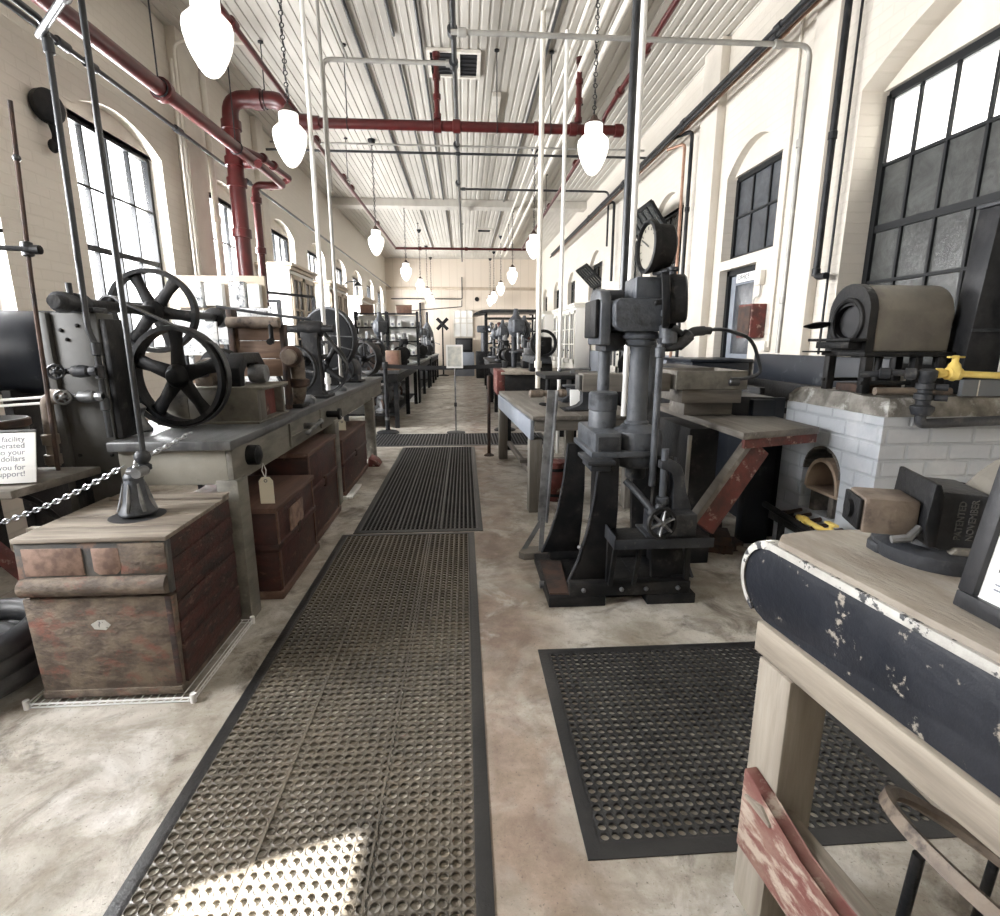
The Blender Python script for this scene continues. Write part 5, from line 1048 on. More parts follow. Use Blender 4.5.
B().box(2.56, 2.498, 1.084, 2.566, 2.5, 1.164).box(2.74, 2.498, 1.084, 2.746, 2.5, 1.164).obj('joint_strip', 'white_enamel', tk2)
# black flue plate
fp = thing('flue_duct', 'tall black sheet-steel flue duct at the big window', 'duct', (2.75, 2.72, 1.07))
B().prism([(2.54, 1.084), (2.60, 2.00), (2.94, 2.00), (2.94, 1.084)], 'y', 2.59, 2.71, .006).obj('duct', 'black_steel', fp)
B().box(2.59, 2.58, 2.001, 2.94, 2.72, 2.02, .004).box(2.555, 2.582, 1.40, 2.94, 2.589, 1.415, .002).obj('seam_band', 'cast', fp)
B().box(2.74, 2.583, 1.20, 2.93, 2.589, 1.38, .002).obj('white_plate', 'white_enamel', fp)
run('oven_vent', 'short black vent tube from the oven into the flue duct', 'pipe', [(2.522, 2.82, 1.46), (2.80, 2.82, 1.46)], .035, 'dark_iron', .02)

# ------------------------------------------------------------------ nearest workbench
nb_ = thing('workbench', 'chipped navy and white workbench with a rounded end and raw wooden legs', 'workbench', (1.05, .3, 0))
prof = [(-.6, .735)] + [(1.055 + .085 * math.sin(PI * i / 10), .825 - .09 * math.cos(PI * i / 10)) for i in range(11)] + [(-.6, .915)]
B().prism(prof, 'x', .662, .69, .004).obj('apron', 'apron', nb_)
ed = [(-.6, .893)] + [(1.055 + .077 * math.sin(PI * i / 10), .819 - .074 * math.cos(PI * i / 10)) for i in range(5, 11)]
strip = B(); P0 = []
outer = [(1.055 + .089 * math.sin(PI * i / 14), .825 - .094 * math.cos(PI * i / 14)) for i in range(2, 15)] + [(-.6, .919)]
inner = [(1.055 + .078 * math.sin(PI * i / 14), .823 - .080 * math.cos(PI * i / 14)) for i in range(2, 15)] + [(-.6, .898)]
strip.prism(outer + inner[::-1], 'x', .657, .6925, .002); strip.obj('edge_strip', 'edge', nb_)
B().prism([(.665, -.6), (.665, 1.04), (.70, 1.075), (.78, 1.078), (1.6, .975), (1.6, -.6)], 'z', .905, .932, .006).obj('table_top', 'worn_top', nb_)
B().prism([(.693, 1.03), (.693, 1.06), (1.58, .95), (1.58, .92)], 'z', .75, .904, .004).obj('end_apron', 'apron', nb_)
B().box(.650, -.6, .660, .69, 1.06, .733, .004).obj('rail', 'pale_wood', nb_)
B().box(.645, .935, 0, .745, 1.035, .659, .006).obj('leg', 'pale_wood_v', nb_)
B().box(1.48, .815, 0, 1.58, .915, .904, .006).obj('leg', 'pale_wood_v', nb_)
B().box(1.48, -.5, 0, 1.58, -.4, .904, .006).obj('leg', 'pale_wood_v', nb_)
lr = B(); random.seed(3)
yy = [1.0 - .09 * k for k in range(18)]
lo = [(y, .19 + .012 * random.random()) for y in yy]; hi = [(y, .335 + .015 * random.random()) for y in yy]
hi[0] = (1.0, .40); hi[1] = (.94, .385)
lr.prism(lo + hi[::-1], 'x', .612, .644, .004); lr.obj('lower_rail', 'red_faded', nb_)
B().prism([(.93, .30), (.93, .345), (-.5, .345), (-.5, .30)], 'x', .645, .685, .004).obj('shelf_edge', 'pale_wood', nb_)
B().prism([(.985, .345), (.93, .365), (.90, .345), (.90, .338), (.985, .338)], 'x', .606, .66, .003).obj('splinter', 'pale_wood', nb_)
_p = Matrix.Translation((.68, 1.1, 0)); _m = _p @ Matrix.Rotation(.125, 4, 'Z') @ _p.inverted()
nb_.location = _m @ nb_.location; nb_.rotation_euler = (0, 0, .125)
# vise
vs = thing('bench_vise', 'heavy dark iron bench vise with cast lettering on its side', 'vise', (.88, .90, .932))
B().lathe([(.115, .9325), (.118, .940), (.118, .962), (.108, .970), (.09, .974), (.085, .985), (.001, .986)], (.865, .905, 0), n=40).obj('swivel_base', 'cast', vs)
B().prism([(.738, .92), (.745, .885), (.80, .86), (.81, .95), (.76, .955)], 'z', .9325, .955, .004).lathe([(.014, 0), (.014, .008), (.008, .012)], (.765, .913, .955), Zv, 6).obj('base_lug', 'cast', vs)
B().prism([(.806, .985), (.806, 1.085), (.82, 1.098), (.90, 1.094), (.915, 1.082), (.985, 1.078), (.985, .975), (.83, .975)], 'y', .815, .955, .006).obj('body', 'cast', vs)
B().prism([(.79, 1.03), (.796, 1.115), (.806, 1.115), (.815, 1.09), (.815, .985), (.80, .985)], 'y', .800, .965, .003).obj('jaw', 'dark_iron', vs)
B().box(.690, .825, .995, .790, .925, 1.072, .008).obj('slide_bar', 'brown_iron', vs)
B().box(.682, .83, 1.0, .690, .92, 1.067, .003).cyl((.674, .875, 1.035), (.690, .875, 1.035), .02).obj('bar_end', 'dark_iron', vs)
ao = [(.905, 1.085), (.93, 1.115), (.955, 1.145), (.99, 1.155), (1.10, 1.155), (1.13, 1.13), (1.14, 1.0), (1.10, .98), (1.095, 1.08), (1.075, 1.11), (1.03, 1.12), (.985, 1.11), (.96, 1.085)]
B().prism(ao, 'y', .83, .94, .006).obj('rear_arch', 'oven', vs)
B().tube([(.79, .82, 1.02), (.77, .81, .998), (.74, .81, .992)], [.007, .009, .008], 8).obj('lever', 'steel', vs)
B().prism([(.84, .972), (.94, .972), (.97, .986), (.85, .986)], 'y', .80, .86, .004).obj('lock_plate', 'oven', vs)
T = lambda x, z: axes((x, .8138, z), (0, 0, 1), (-1, 0, 0))
text('cast_lettering', 'PATENTED', .0165, T(.858, 1.0), 'slab', vs, .0015); text('cast_lettering', 'NOVEMBER', .0165, T(.878, 1.0), 'slab', vs, .0015); text('cast_lettering', 'NO. 203', .018, T(.945, .998), 'slab', vs, .0015)
vs.location = (.945, .925, .932); vs.rotation_euler = (0, 0, -.34); vs.scale = (.92, .92, .92)
# framed sign leaning on the bench
fs = thing('framed_sign', 'black wood framed sign standing on the workbench beside the vise', 'sign', (.79, .55, .933))
A_ = axes((.79, .735, .936), (.0, -1, 0), (.14, 0, 1))
def loc(b, m): b.xf(m); return b
W_, H_ = .34, .30
loc(B().box(0, 0, -.008, W_, .027, .012, .003).box(0, H_ - .027, -.008, W_, H_, .012, .003).box(0, .0271, -.008, .027, H_ - .0271, .012, .003).box(W_ - .027, .0271, -.008, W_, H_ - .0271, .012, .003), A_).obj('frame', 'black_steel', fs)
loc(B().box(.026, .026, -.002, W_ - .026, H_ - .026, .002), A_).obj('print', 'paper', fs)
loc(B().box(.06, .115, .0022, .26, .225, .0035), A_).obj('picture', 'clay', fs)
A2 = axes((.79, .735, .936), (.0, -1, 0), (.14, 0, 1)) @ Matrix.Translation((0, 0, .0022))
zdir = A_.to_3x3() @ V(0, 0, 1); sgn = 1 if zdir.x < 0 else -1
text('lettering', 'MAS', .016, A_ @ Matrix.Translation((.043, .075, .003 * sgn)), 'ink', fs, .0003)
loc(B().box(.045, .055, .002 * sgn, .16, .058, .0028 * sgn).box(.045, .047, .002 * sgn, .13, .050, .0028 * sgn), A_).obj('text_lines', 'grey_ink', fs)
# iron hoop under the bench
hp2 = thing('iron_hoop', 'brown iron hoop on a black rod leg under the navy workbench', 'hoop', (.93, .70, 0))
c = V(.93, .70, .43); ax = V(.52, .05, .85).normalized(); x, y = frame(ax); rings = []
for i in range(64):
    d = math.cos(2 * PI * i / 64) * x + math.sin(2 * PI * i / 64) * y
    rings.append([c + d * a_ + ax * h_ for a_, h_ in ((.225, -.012), (.225, .012), (.216, .014), (.20, .005), (.20, -.005), (.216, -.014))])
B().loft(rings, True).obj('rim', 'brown_iron', hp2)
B().cyl((.735, .71, .53), (.715, .715, .06), .010, n=10).cyl((1.10, .55, .33), (1.11, .54, .06), .010, n=10).cyl((1.08, .86, .33), (1.09, .88, .06), .010, n=10).objs('rod_leg', 'dark_iron', hp2)

hp2.location.x += .05; hp2.location.z = -.06
# ------------------------------------------------------------------ wooden table beyond the press
tb = thing('work_table', 'grey wooden table with a pale blue-grey side apron beyond the press', 'table', (.95, 5.1, 0))
B().box(.52, 4.03, .755, 1.42, 6.22, .79, .005).obj('table_top', 'grey_wood', tb)
B().box(.505, 4.06, .60, .535, 6.19, .754, .004).obj('side_apron', 'dado', tb)
B().box(.54, 4.05, .67, 1.40, 4.08, .754, .004).box(.54, 6.17, .62, 1.40, 6.2, .754, .004).objs('end_apron', 'grey_wood_x', tb)
B().box(.95, 4.046, .685, 1.30, 4.05, .745, .002).obj('drawer_front', 'grey_wood_x', tb)
for x in (.505, 1.30):
    for y in (4.07, 6.08): B().box(x, y, 0, x + .10, y + .10, .60 if x < 1 else .754, .005).obj('leg', 'grey_wood_v', tb)
B().box(.56, 4.9, .22, 1.36, 5.0, .25).box(.60, 4.18, .17, .64, 6.08, .22, .003).objs('stretcher', 'grey_wood', tb)
_p = Matrix.Translation((.52, 4.06, 0)); _m = _p @ Matrix.Rotation(.055, 4, 'Z') @ _p.inverted()
tb.location = _m @ tb.location; tb.rotation_euler = (0, 0, .055)
tag(B().beam((.63, 4.0, .75), (.64, 4.02, .02), .012, .012, Yv).obj('lath', 'pale_wood_v'), 'thin lath standing against the near leg of the grey table', 'lath')
tag(B().beam((1.22, 4.3, .05), (1.0, 4.5, .50), .04, .02, Yv, .003).obj('lath', 'pale_wood'), 'pale board leaning under the grey wooden table', 'lath')
kg = thing('wooden_keg', 'small dark red keg under the grey wooden table', 'keg', (.78, 4.45, 0))
B().lathe([(.10, 0), (.12, .10), (.125, .17), (.12, .24), (.10, .34), (.001, .34)], (.78, 4.45, 0), n=24).obj('staves', 'red_worn', kg)
for z in (.06, .28): B().lathe([(.113, z - .015), (.119, z), (.113, z + .015)], (.78, 4.45, 0), n=24, cap=False).obj('hoop', 'dark_iron', kg)
pl = thing('surface_table', 'black cast-iron surface plate on a ribbed stand on the grey table', 'surface plate', (1.05, 5.1, .79))
B().box(.72, 4.75, 1.02, 1.34, 5.4, 1.06, .006).obj('plate', 'dark_iron', pl)
B().prism([(.92, .79), (1.18, .79), (1.18, .82), (1.10, .86), (1.10, 1.019), (1.0, 1.019), (1.0, .86), (.92, .82)], 'y', 4.95, 5.2, .006).obj('stand', 'cast', pl)
B().cyl((.80, 5.1, .79), (.80, 5.1, 1.02), .022).cyl((1.29, 5.1, .79), (1.29, 5.1, 1.02), .022).objs('prop', 'dark_iron', pl)
B().cyl((.90, 5.0, 1.095), (1.2, 5.05, 1.10), .012).ball((.90, 5.0, 1.095), .022).box(1.0, 5.0, 1.06, 1.04, 5.05, 1.09).obj('plate_lever', 'steel', pl)
rs = thing('rail_stand', 'short black rail-shaped anvil stand near the front of the grey table', 'anvil', (1.0, 4.4, .79))
B().prism([(.86, .79), (1.16, .79), (1.16, .805), (1.06, .83), (1.03, .86), (1.03, .95), (1.06, .975), (1.16, .98), (1.16, 1.0), (.82, 1.0), (.82, .985), (.95, .97), (.98, .94), (.98, .86), (.95, .83), (.86, .805)], 'y', 4.34, 4.46, .004).obj('rail', 'cast', rs)
B().box(.82, 4.30, .7905, 1.22, 4.55, .7995, .002).obj('foot', 'dark_iron', rs)
tag(B().box(.93, 4.62, .7905, 1.05, 4.64, .94, .001, (Xv, -.2), (1, 4.63, .795)).obj('notice_card', 'paper'), 'small white card standing on the grey table behind the black rail', 'card')
tag(B().lathe([(.02, -.17), (.034, -.16), (.036, -.05), (.026, -.04), (.028, .10), (.04, .12), (.03, .17)], (.74, 4.72, .90), (1, .1, 0), 16).box(.72, 4.70, .79, .76, 4.74, .88, .004).obj('roller_tool', 'brown_iron'), 'brown handled roller tool on a small block at the table edge', 'tool')
tag(B().band((.72, 4.55, .82), (.1, .2, 1), .075, .06, .016, 28).obj('iron_ring', 'dark_iron'), 'black iron ring lying on the grey table edge', 'ring')
fb = thing('bench_cabinet', 'dark bench with a pale wooden top and a red-painted end beyond the grey table', 'bench', (.8, 7.2, 0))
B().box(.45, 6.55, .955, 1.5, 7.6, .99, .005).obj('top', 'pale_wood', fb)
B().box(.50, 6.6, .74, 1.45, 7.55, .954, .005).obj('apron', 'dark_iron', fb)
for x in (.52, 1.36):
    for y in (6.62, 7.46): B().box(x, y, .0115 if y > 7 else 0, x + .06, y + .06, .74).obj('leg', 'dark_iron', fb)
B().box(.40, 6.6, .70, .499, 7.4, 1.0, .008).obj('red_end', 'red_worn', fb)
tag(B().cyl((.285, 6.30, .0), (.285, 6.30, .96), .02, n=12).lathe([(.06, 0), (.06, .01), (.022, .03)], (.285, 6.30, 0), n=16).obj('post', 'rust'), 'thin dark red post at the far corner of the grey table', 'post')

# ------------------------------------------------------------------ barrier and sign across the aisle
def stanchion(x, y, lb):
    s_ = thing('stanchion_post', lb, 'barrier post', (x, y, 0), 0, 'black barrier posts')
    B().lathe([(.17, 0), (.17, .012), (.14, .03), (.04, .045), (.034, .06), (.032, 1.0), (.04, 1.005), (.04, 1.06), (.001, 1.07)], (x, y, 0), n=24).obj('post', 'black_steel', s_)
    B().box(x - .035, y - .045, .965, x + .035, y + .045, 1.045, .006).obj('belt_cassette', 'ink', s_)
    B().lathe([(.036, .2), (.038, .21), (.038, .23), (.036, .24)], (x, y, 0), n=16, cap=False).obj('collar', 'steel', s_)
stanchion(-1.17, 8.05, 'black barrier post at the end of the grey machine bench'); stanchion(.62, 8.2, 'black barrier post beside the far dark bench')
b = B(); pts = []
for i in range(13):
    t = i / 12; pts.append((-1.13 + 1.71 * t, 8.05 + .15 * t, 1.0 - .03 * 4 * t * (1 - t)))
b.loft([[Vector((x, y - .003, z - .03)), Vector((x, y + .003, z - .03)), Vector((x, y + .003, z + .03)), Vector((x, y - .003, z + .03))] for x, y, z in pts])
tag(b.obj('barrier_belt', 'ink'), 'black retractable belt stretched across the aisle', 'belt')
ss = thing('sign_stand', 'white-framed picture sign on a slim pole in the aisle', 'sign', (-.14, 8.0, 0))
B().cyl((-.14, 8.0, .02), (-.14, 8.0, 1.0), .012).obj('pole', 'steel', ss); B().lathe([(.14, 0), (.14, .012), (.03, .025)], (-.14, 8.0, 0), n=24).obj('base', 'black_steel', ss)
B().box(-.265, 7.985, .97, -.02, 8.0, .995).box(-.265, 7.985, 1.285, -.02, 8.0, 1.31).box(-.265, 7.985, .9951, -.243, 8.0, 1.2849).box(-.042, 7.985, .9951, -.02, 8.0, 1.2849).obj('frame', 'white_enamel', ss)
B().box(-.243, 7.99, .9951, -.042, 7.998, 1.2849).obj('picture', 'picture', ss)
B().box(-.16, 7.97, .40, -.12, 8.03, .46, .005).obj('clamp', 'ink', ss)

# ------------------------------------------------------------------ glazed cupboards along the walls
def cupboard(x0, x1, y0, y1, h, side, label, front='cupboard', group=None):
    r = thing('glazed_cupboard', label, 'cupboard', ((x0 + x1) / 2, (y0 + y1) / 2, 0), 0, group)
    B().box(x0, y0, 0, x1, y1, h, .006).obj('body', 'cupboard_side', r)
    xf = x1 if side > 0 else x0
    B().box(x0 - .04 * (side < 0), y0 - .04, h, x1 + .04 * (side > 0), y1 + .04, h + .05, .008).box(x0 - .07 * (side < 0), y0 - .07, h + .051, x1 + .07 * (side > 0), y1 + .07, h + .10, .008).obj('cornice', front, r)
    nd = max(2, round((y1 - y0) / .6))
    for k in range(nd):
        a, c = y0 + (y1 - y0) * k / nd + .02, y0 + (y1 - y0) * (k + 1) / nd - .02
        d = B()
        d.box(xf, a, .85, xf + .03 * side, a + .07, h - .06, .003).box(xf, c - .07, .85, xf + .03 * side, c, h - .06, .003).box(xf, a, h - .13, xf + .03 * side, c, h - .06, .003).box(xf, a, .85, xf + .03 * side, c, .95, .003).box(xf, a, .08, xf + .03 * side, c, .84, .004)
        d.box(xf, (a + c) / 2 - .012, .95, xf + .026 * side, (a + c) / 2 + .012, h - .13)
        for q in (1, 2): d.box(xf, a + .07, .95 + (h - 1.08) * q / 3 - .012, xf + .026 * side, c - .07, .95 + (h - 1.08) * q / 3 + .012)
        o = d.obj('door', front, r)
        B().box(xf + .003 * side, a + .07, .95, xf + .010 * side, c - .07, h - .13).obj('glass', 'dim', o)
        B().ball((xf + .045 * side, c - .035, 1.15), .016).obj('knob', 'dark_iron', o)
    return r
cupboard(XL + .001, -2.62, 8.62, 9.9, 2.42, 1, 'white-sided glazed cupboard on the window wall, nearest of its row', 'tan_joinery', 'glazed cupboards on the window wall')
cupboard(XL + .001, -2.62, 11.05, 12.6, 2.42, 1, 'white-sided glazed cupboard on the window wall, second of its row', 'tan_joinery', 'glazed cupboards on the window wall')
cupboard(XL + .001, -2.62, 14.5, 16.2, 2.42, 1, 'white-sided glazed cupboard on the window wall, farthest of its row', 'tan_joinery', 'glazed cupboards on the window wall')
cupboard(2.56, XR - .04, 8.2, 10.0, 2.10, -1, 'cream glazed cupboard on the press side behind the gauges', 'cupboard', 'glazed cupboards on the press side')
cupboard(2.56, XR - .04, 12.4, 15.4, 2.12, -1, 'cream glazed cupboard on the press side, middle of its row', 'cupboard', 'glazed cupboards on the press side')
cupboard(2.56, XR - .04, 17.2, 20.4, 2.2, -1, 'cream glazed cupboard on the press side, farthest of its row', 'cupboard', 'glazed cupboards on the press side')

# ------------------------------------------------------------------ far benches and what stands on them
def far_bench(x0, x1, y0, y1, h, label, m='bench_grey', mt='bench_top', shelf=True, drawers=True, sidex=None):
    r = thing('far_bench', label, 'workbench', ((x0 + x1) / 2, (y0 + y1) / 2, 0))
    B().box(x0, y0, h - .05, x1, y1, h, .005).obj('top', mt, r)
    B().box(x0 + .03, y0 + .03, h - .19, x1 - .03, y1 - .03, h - .051, .004).obj('apron', m, r)
    n = max(2, round((y1 - y0) / 1.6) + 1)
    for k in range(n):
        y = y0 + .05 + (y1 - y0 - .17) * k / (n - 1)
        for x in (x0 + .03, x1 - .10): B().box(x, y, 0, x + .07, y + .07, h - .19).obj('leg', m, r)
    if shelf: B().box(x0 + .10, y0 + .05, .20, x1 - .10, y1 - .05, .23).obj('lower_shelf', m, r)
    return r
far_bench(-1.95, -1.02, 8.45, 12.0, .91, 'dark far bench beyond the barrier with clutter on its lower shelf', 'dark_iron')
far_bench(-1.95, -1.0, 12.3, 16.2, .91, 'second dark far bench beyond the barrier on the window side', 'dark_iron')
far_bench(-1.95, -.98, 16.5, 21.2, .91, 'last dark far bench on the window side', 'dark_iron')
far_bench(.55, 1.6, 8.6, 12.2, .88, 'dark far bench beyond the barrier on the press side', 'dark_iron', 'dark_iron')
far_bench(.60, 1.6, 12.8, 17.0, .88, 'second dark far bench on the press side', 'dark_iron', 'dark_iron')
far_bench(1.75, 2.5, 6.1, 7.9, .86, 'dark side bench by the cream wall behind the press', 'dark_iron', 'grey_wood')

def p_drill():
    r = thing('drill_press', 'x', 'drill', (0, 0, 0))
    B().box(-.16, -.2, 0, .16, .2, .05, .008).obj('base', 'cast', r); B().cyl((0, .08, .05), (0, .08, .85), .045).obj('column', 'cast', r)
    B().lathe([(.05, .55), (.11, .60), (.14, .70), (.12, .82), (.05, .90), (.03, 1.0)], (0, -.02, 0), n=20).box(-.09, -.22, .62, .09, .12, .82, .02).obj('head', 'blue_iron', r)
    B().cyl((0, -.16, .36), (0, -.16, .62), .025).obj('spindle', 'steel', r); B().lathe([(.14, .30), (.14, .325), (.04, .34)], (0, -.12, 0), n=20).obj('table', 'cast', r)
    h = B().torus((.12, -.1, .68), Xv, .11, .012, 20, 6)
    for k in range(3): h.cyl((.12, -.1, .68), (.12, -.1 + .11 * math.cos(2.1 * k), .68 + .11 * math.sin(2.1 * k)), .008, n=6)
    h.obj('handwheel', 'dark_iron', r); return r
def p_lathe():
    r = thing('bench_lathe', 'x', 'lathe', (0, 0, 0))
    B().prism([(-.12, .10), (.12, .10), (.10, .18), (.05, .20), (-.05, .20), (-.10, .18)], 'y', -.6, .6, .005).obj('bed', 'cast', r)
    B().box(-.14, -.5, 0, .14, -.35, .10, .01).box(-.14, .35, 0, .14, .5, .10, .01).obj('foot', 'dark_iron', r)
    B().box(-.12, -.58, .20, .12, -.25, .42, .03).obj('headstock', 'dark_iron', r); B().lathe([(.05, -.26), (.11, -.24), (.11, -.15), (.05, -.13)], (0, 0, .33), Yv, 20).obj('chuck', 'steel', r)
    B().box(-.07, .30, .20, .07, .5, .36, .02).cyl((0, .2, .33), (0, .55, .33), .03).obj('tailstock', 'cast', r)
    B().band((0, -.66, .34), Yv, .16, .13, .06, 24).cyl((0, -.7, .34), (0, -.55, .34), .03).obj('pulley', 'dark_iron', r)
    B().box(-.15, .0, .20, .15, .14, .28, .01).cyl((.15, .07, .24), (.22, .07, .24), .012).torus((.22, .07, .24), Xv, .06, .009, 16, 5).obj('carriage', 'steel', r); return r
def p_grind():
    r = thing('bench_grinder', 'x', 'grinder', (0, 0, 0))
    B().box(-.1, -.1, 0, .1, .1, .12, .02).obj('foot', 'dark_iron', r); B().lathe([(.05, -.16), (.10, -.12), (.10, .12), (.05, .16)], (0, 0, .22), Yv, 20).obj('body', 'cast', r)
    for s_ in (-1, 1): B().lathe([(.03, -.02), (.13, -.02), (.13, .02), (.03, .02)], (0, .22 * s_, .22), Yv, 24).obj('wheel', 'dark_iron', r)
    return r
def p_arbor():
    r = thing('arbor_press', 'x', 'press', (0, 0, 0))
    B().prism([(-.2, 0), (.2, 0), (.2, .06), (.1, .08), (.08, .4), (.0, .5), (-.16, .5), (-.18, .4), (-.02, .36), (.0, .1), (-.2, .06)], 'x', -.06, .06, .008).obj('frame', 'dark_iron', r)
    B().box(-.03, -.15, .16, .03, -.09, .62, .004).obj('ram', 'steel', r); B().cyl((-.2, -.05, .52), (.28, -.05, .36), .012).ball((.28, -.05, .36), .022).obj('lever', 'steel', r); return r
random.seed(21)
protos = [p_lathe(), p_drill(), p_grind(), p_arbor()]
used = [False] * 4
spots = [(0, -1.45, 9.6, .91, 0, 'small dark lathe on the first far bench behind the barrier post'), (1, -1.62, 10.65, .91, .4, 'grey drill press on the first far bench'), (2, -1.22, 10.6, .91, .3, 'dark double grinder at the aisle edge of the first far bench'),
         (3, -1.3, 11.6, .91, .5, 'dark arbor press at the end of the first far bench'), (1, -1.25, 13.2, .91, .2, 'grey drill press on the second far bench, near its front'), (0, -1.55, 14.3, .91, 0, 'dark lathe on the second far bench'),
         (1, -1.3, 15.6, .91, .9, 'grey drill press at the back of the second far bench'), (0, -1.4, 17.6, .91, 0, 'dark lathe on the last far bench'), (1, -1.35, 19.2, .91, .3, 'grey drill press on the last far bench'), (2, -1.2, 18.6, .91, 0, 'dark grinder on the last far bench'),
         (0, 1.2, 9.6, .88, 0, 'dark lathe on the press-side far bench'), (2, .85, 10.6, .88, .2, 'dark grinder on the aisle edge of the press-side far bench'), (1, 1.25, 11.2, .88, -.4, 'grey drill press on the press-side far bench'), (3, .9, 11.8, .88, 0, 'dark arbor press on the press-side far bench'),
         (1, .95, 13.4, .88, .1, 'grey drill press at the front of the second press-side bench'), (0, 1.05, 14.9, .88, 0, 'dark lathe on the second press-side bench'), (1, .95, 16.3, .88, .6, 'grey drill press at the back of the second press-side bench'), (2, 1.32, 13.7, .88, 0, 'dark grinder on the second press-side bench'),
         (2, 2.1, 6.45, .86, .2, 'dark grinder on the side bench behind the press'), (3, 2.1, 7.0, .86, -.3, 'dark arbor press on the side bench behind the press'), (2, -1.80, 8.66, .91, .1, 'dark grinder at the window side of the first far bench'), (3, -1.75, 9.6, .91, .9, 'dark arbor press by the wall side of the first far bench'), (1, -1.6, 12.9, .91, .6, 'grey drill press behind the shelving rack'), (2, -1.2, 15.0, .91, .4, 'dark grinder on the aisle edge of the second far bench'), (3, -1.2, 20.3, .91, .2, 'dark arbor press at the back of the last far bench'), (3, 1.38, 10.68, .88, .3, 'dark arbor press behind the press-side grinder'), (1, .85, 8.95, .88, .2, 'grey drill press at the front corner of the press-side far bench'), (0, .95, 7.1, .991, 0, 'dark lathe on the pale-topped bench beyond the grey table')]
for k, x, y, z, rz, lb in spots:
    o = protos[k] if not used[k] else dup(protos[k]); used[k] = True
    o.location = (x, y, z); o.rotation_euler = (0, 0, rz); o['label'] = lb; o['group'] = 'old machines on the far benches'
# black shelving rack with boxes
def rack(name, label, x0, x1, y, d, zs, zt, m='black_steel'):
    r = thing(name, label, 'rack', ((x0 + x1) / 2, y + d / 2, 0))
    for x in (x0, (x0 + x1) / 2, x1):
        for yy in (y, y + d): B().box(x - .02, yy - .02, 0, x + .02, yy + .02, zt).obj('post', m, r)
    for z in zs: B().box(x0, y - .01, z - .015, x1, y + d + .01, z + .015).obj('shelf', m, r)
    return r
rack('shelving_rack', 'black steel shelving rack of white boxes beyond the far bench front', -2.35, -1.02, 12.05, .22, (1.05, 1.36, 1.66, 1.95), 2.0)
tag(B().box(-2.33, 12.295, 0, -1.04, 12.301, 1.92).obj('back_sheet', 'white_enamel'), 'white sheet closing the back of the black shelving rack', 'panel')
bx = None
for zi, z in enumerate((1.066, 1.376, 1.676)):
    for k in range(9):
        if random.random() < .12: continue
        x = -2.28 + .145 * k
        if abs(x + 1.685) < .07: continue
        if bx is None:
            bx = thing('storage_box', 'small white storage box on the black shelving rack', 'box', (0, 0, 0), 0, 'white boxes on the black rack')
            B().box(-.045, -.07, 0, .045, .07, .13, .004).obj('body', 'white_enamel', bx); B().box(-.049, -.074, .11, .049, .074, .137, .004).obj('lid', 'paper', bx); B().box(-.025, -.076, .03, .025, -.071, .08).obj('label_slip', 'grey_ink', bx); o = bx
        else: o = dup(bx)
        o.location = (x, 12.15, z)
for x, z, w, lb in ((-2.1, 1.966, .13, 'brown wooden box on top of the black rack, nearer the windows'), (-1.3, 1.966, .16, 'larger brown wooden box on top of the black rack')):
    r = thing('wooden_box', lb, 'box', (x, 12.15, z), 0, 'brown boxes on top of the black rack'); B().box(x - w, 12.06, z, x + w, 12.24, z + .15, .004).obj('body', 'plaque_bg', r); B().box(x - w - .008, 12.05, z + .1505, x + w + .008, 12.25, z + .17, .003).obj('lid', 'brown_wood', r)
for x, lb in ((-1.86, 'white bottle on top of the black rack'), (-1.74, 'pale jar on top of the black rack')):
    tag(B().lathe([(.04, 1.966), (.045, 1.98), (.045, 2.10), (.02, 2.15), (.02, 2.18), (.001, 2.18)], (x, 12.15, 0), n=16).obj('bottle', 'white_enamel'), lb, 'bottle')
# bits on the near end of the far bench: wooden cabinet, red machine, jars, clutter below
wbx = thing('wooden_case', 'small brown wooden case standing on the far bench behind the barrier post', 'case', (-1.12, 8.7, .91)); B().box(-1.24, 8.6, .911, -1.02, 8.8, 1.22, .006).obj('body', 'brown_wood', wbx); B().box(-1.22, 8.592, .94, -1.04, 8.6, 1.19, .003).obj('door', 'plaque_bg', wbx)
rm_ = thing('rusty_machine', 'rusty brown small machine on the far bench beside the wooden case', 'machine', (-1.3, 9.0, .91)); B().prism([(-.14, 0), (.14, 0), (.12, .1), (.05, .14), (.06, .34), (.02, .40), (-.08, .36), (-.06, .14), (-.12, .1)], 'y', -.1, .1, .01).xf(Matrix.Translation((-1.4, 8.72, .911))).obj('body', 'rust', rm_); B().torus((-1.4, 8.6, 1.10), Yv, .09, .012, 20, 6).cyl((-1.4, 8.6, 1.10), (-1.4, 8.65, 1.10), .02).obj('crank_wheel', 'dark_iron', rm_)
cl = None
for k in range(10):
    y = 8.6 + .33 * k; x = -1.32 - .1 * (k % 3)
    if cl is None:
        cl = thing('iron_casting', 'odd iron casting on the lower shelf of the first far bench', 'casting', (0, 0, 0), 0, 'iron castings under the first far bench')
        B().lathe([(.03, 0), (.10, .01), (.11, .05), (.05, .08), (.04, .20), (.07, .23), (.07, .27), (.03, .28)], n=16).obj('body', 'steel', cl); B().torus((0, 0, .14), (1, .3, .2), .08, .018, 18, 6).obj('ring', 'rust', cl); o = cl
    else: o = dup(cl)
    o.location = (x, y, .231); o.rotation_euler = (0, 0, k * 1.3); o.scale = (1.1, 1.1, 1.0 + .12 * (k % 4))
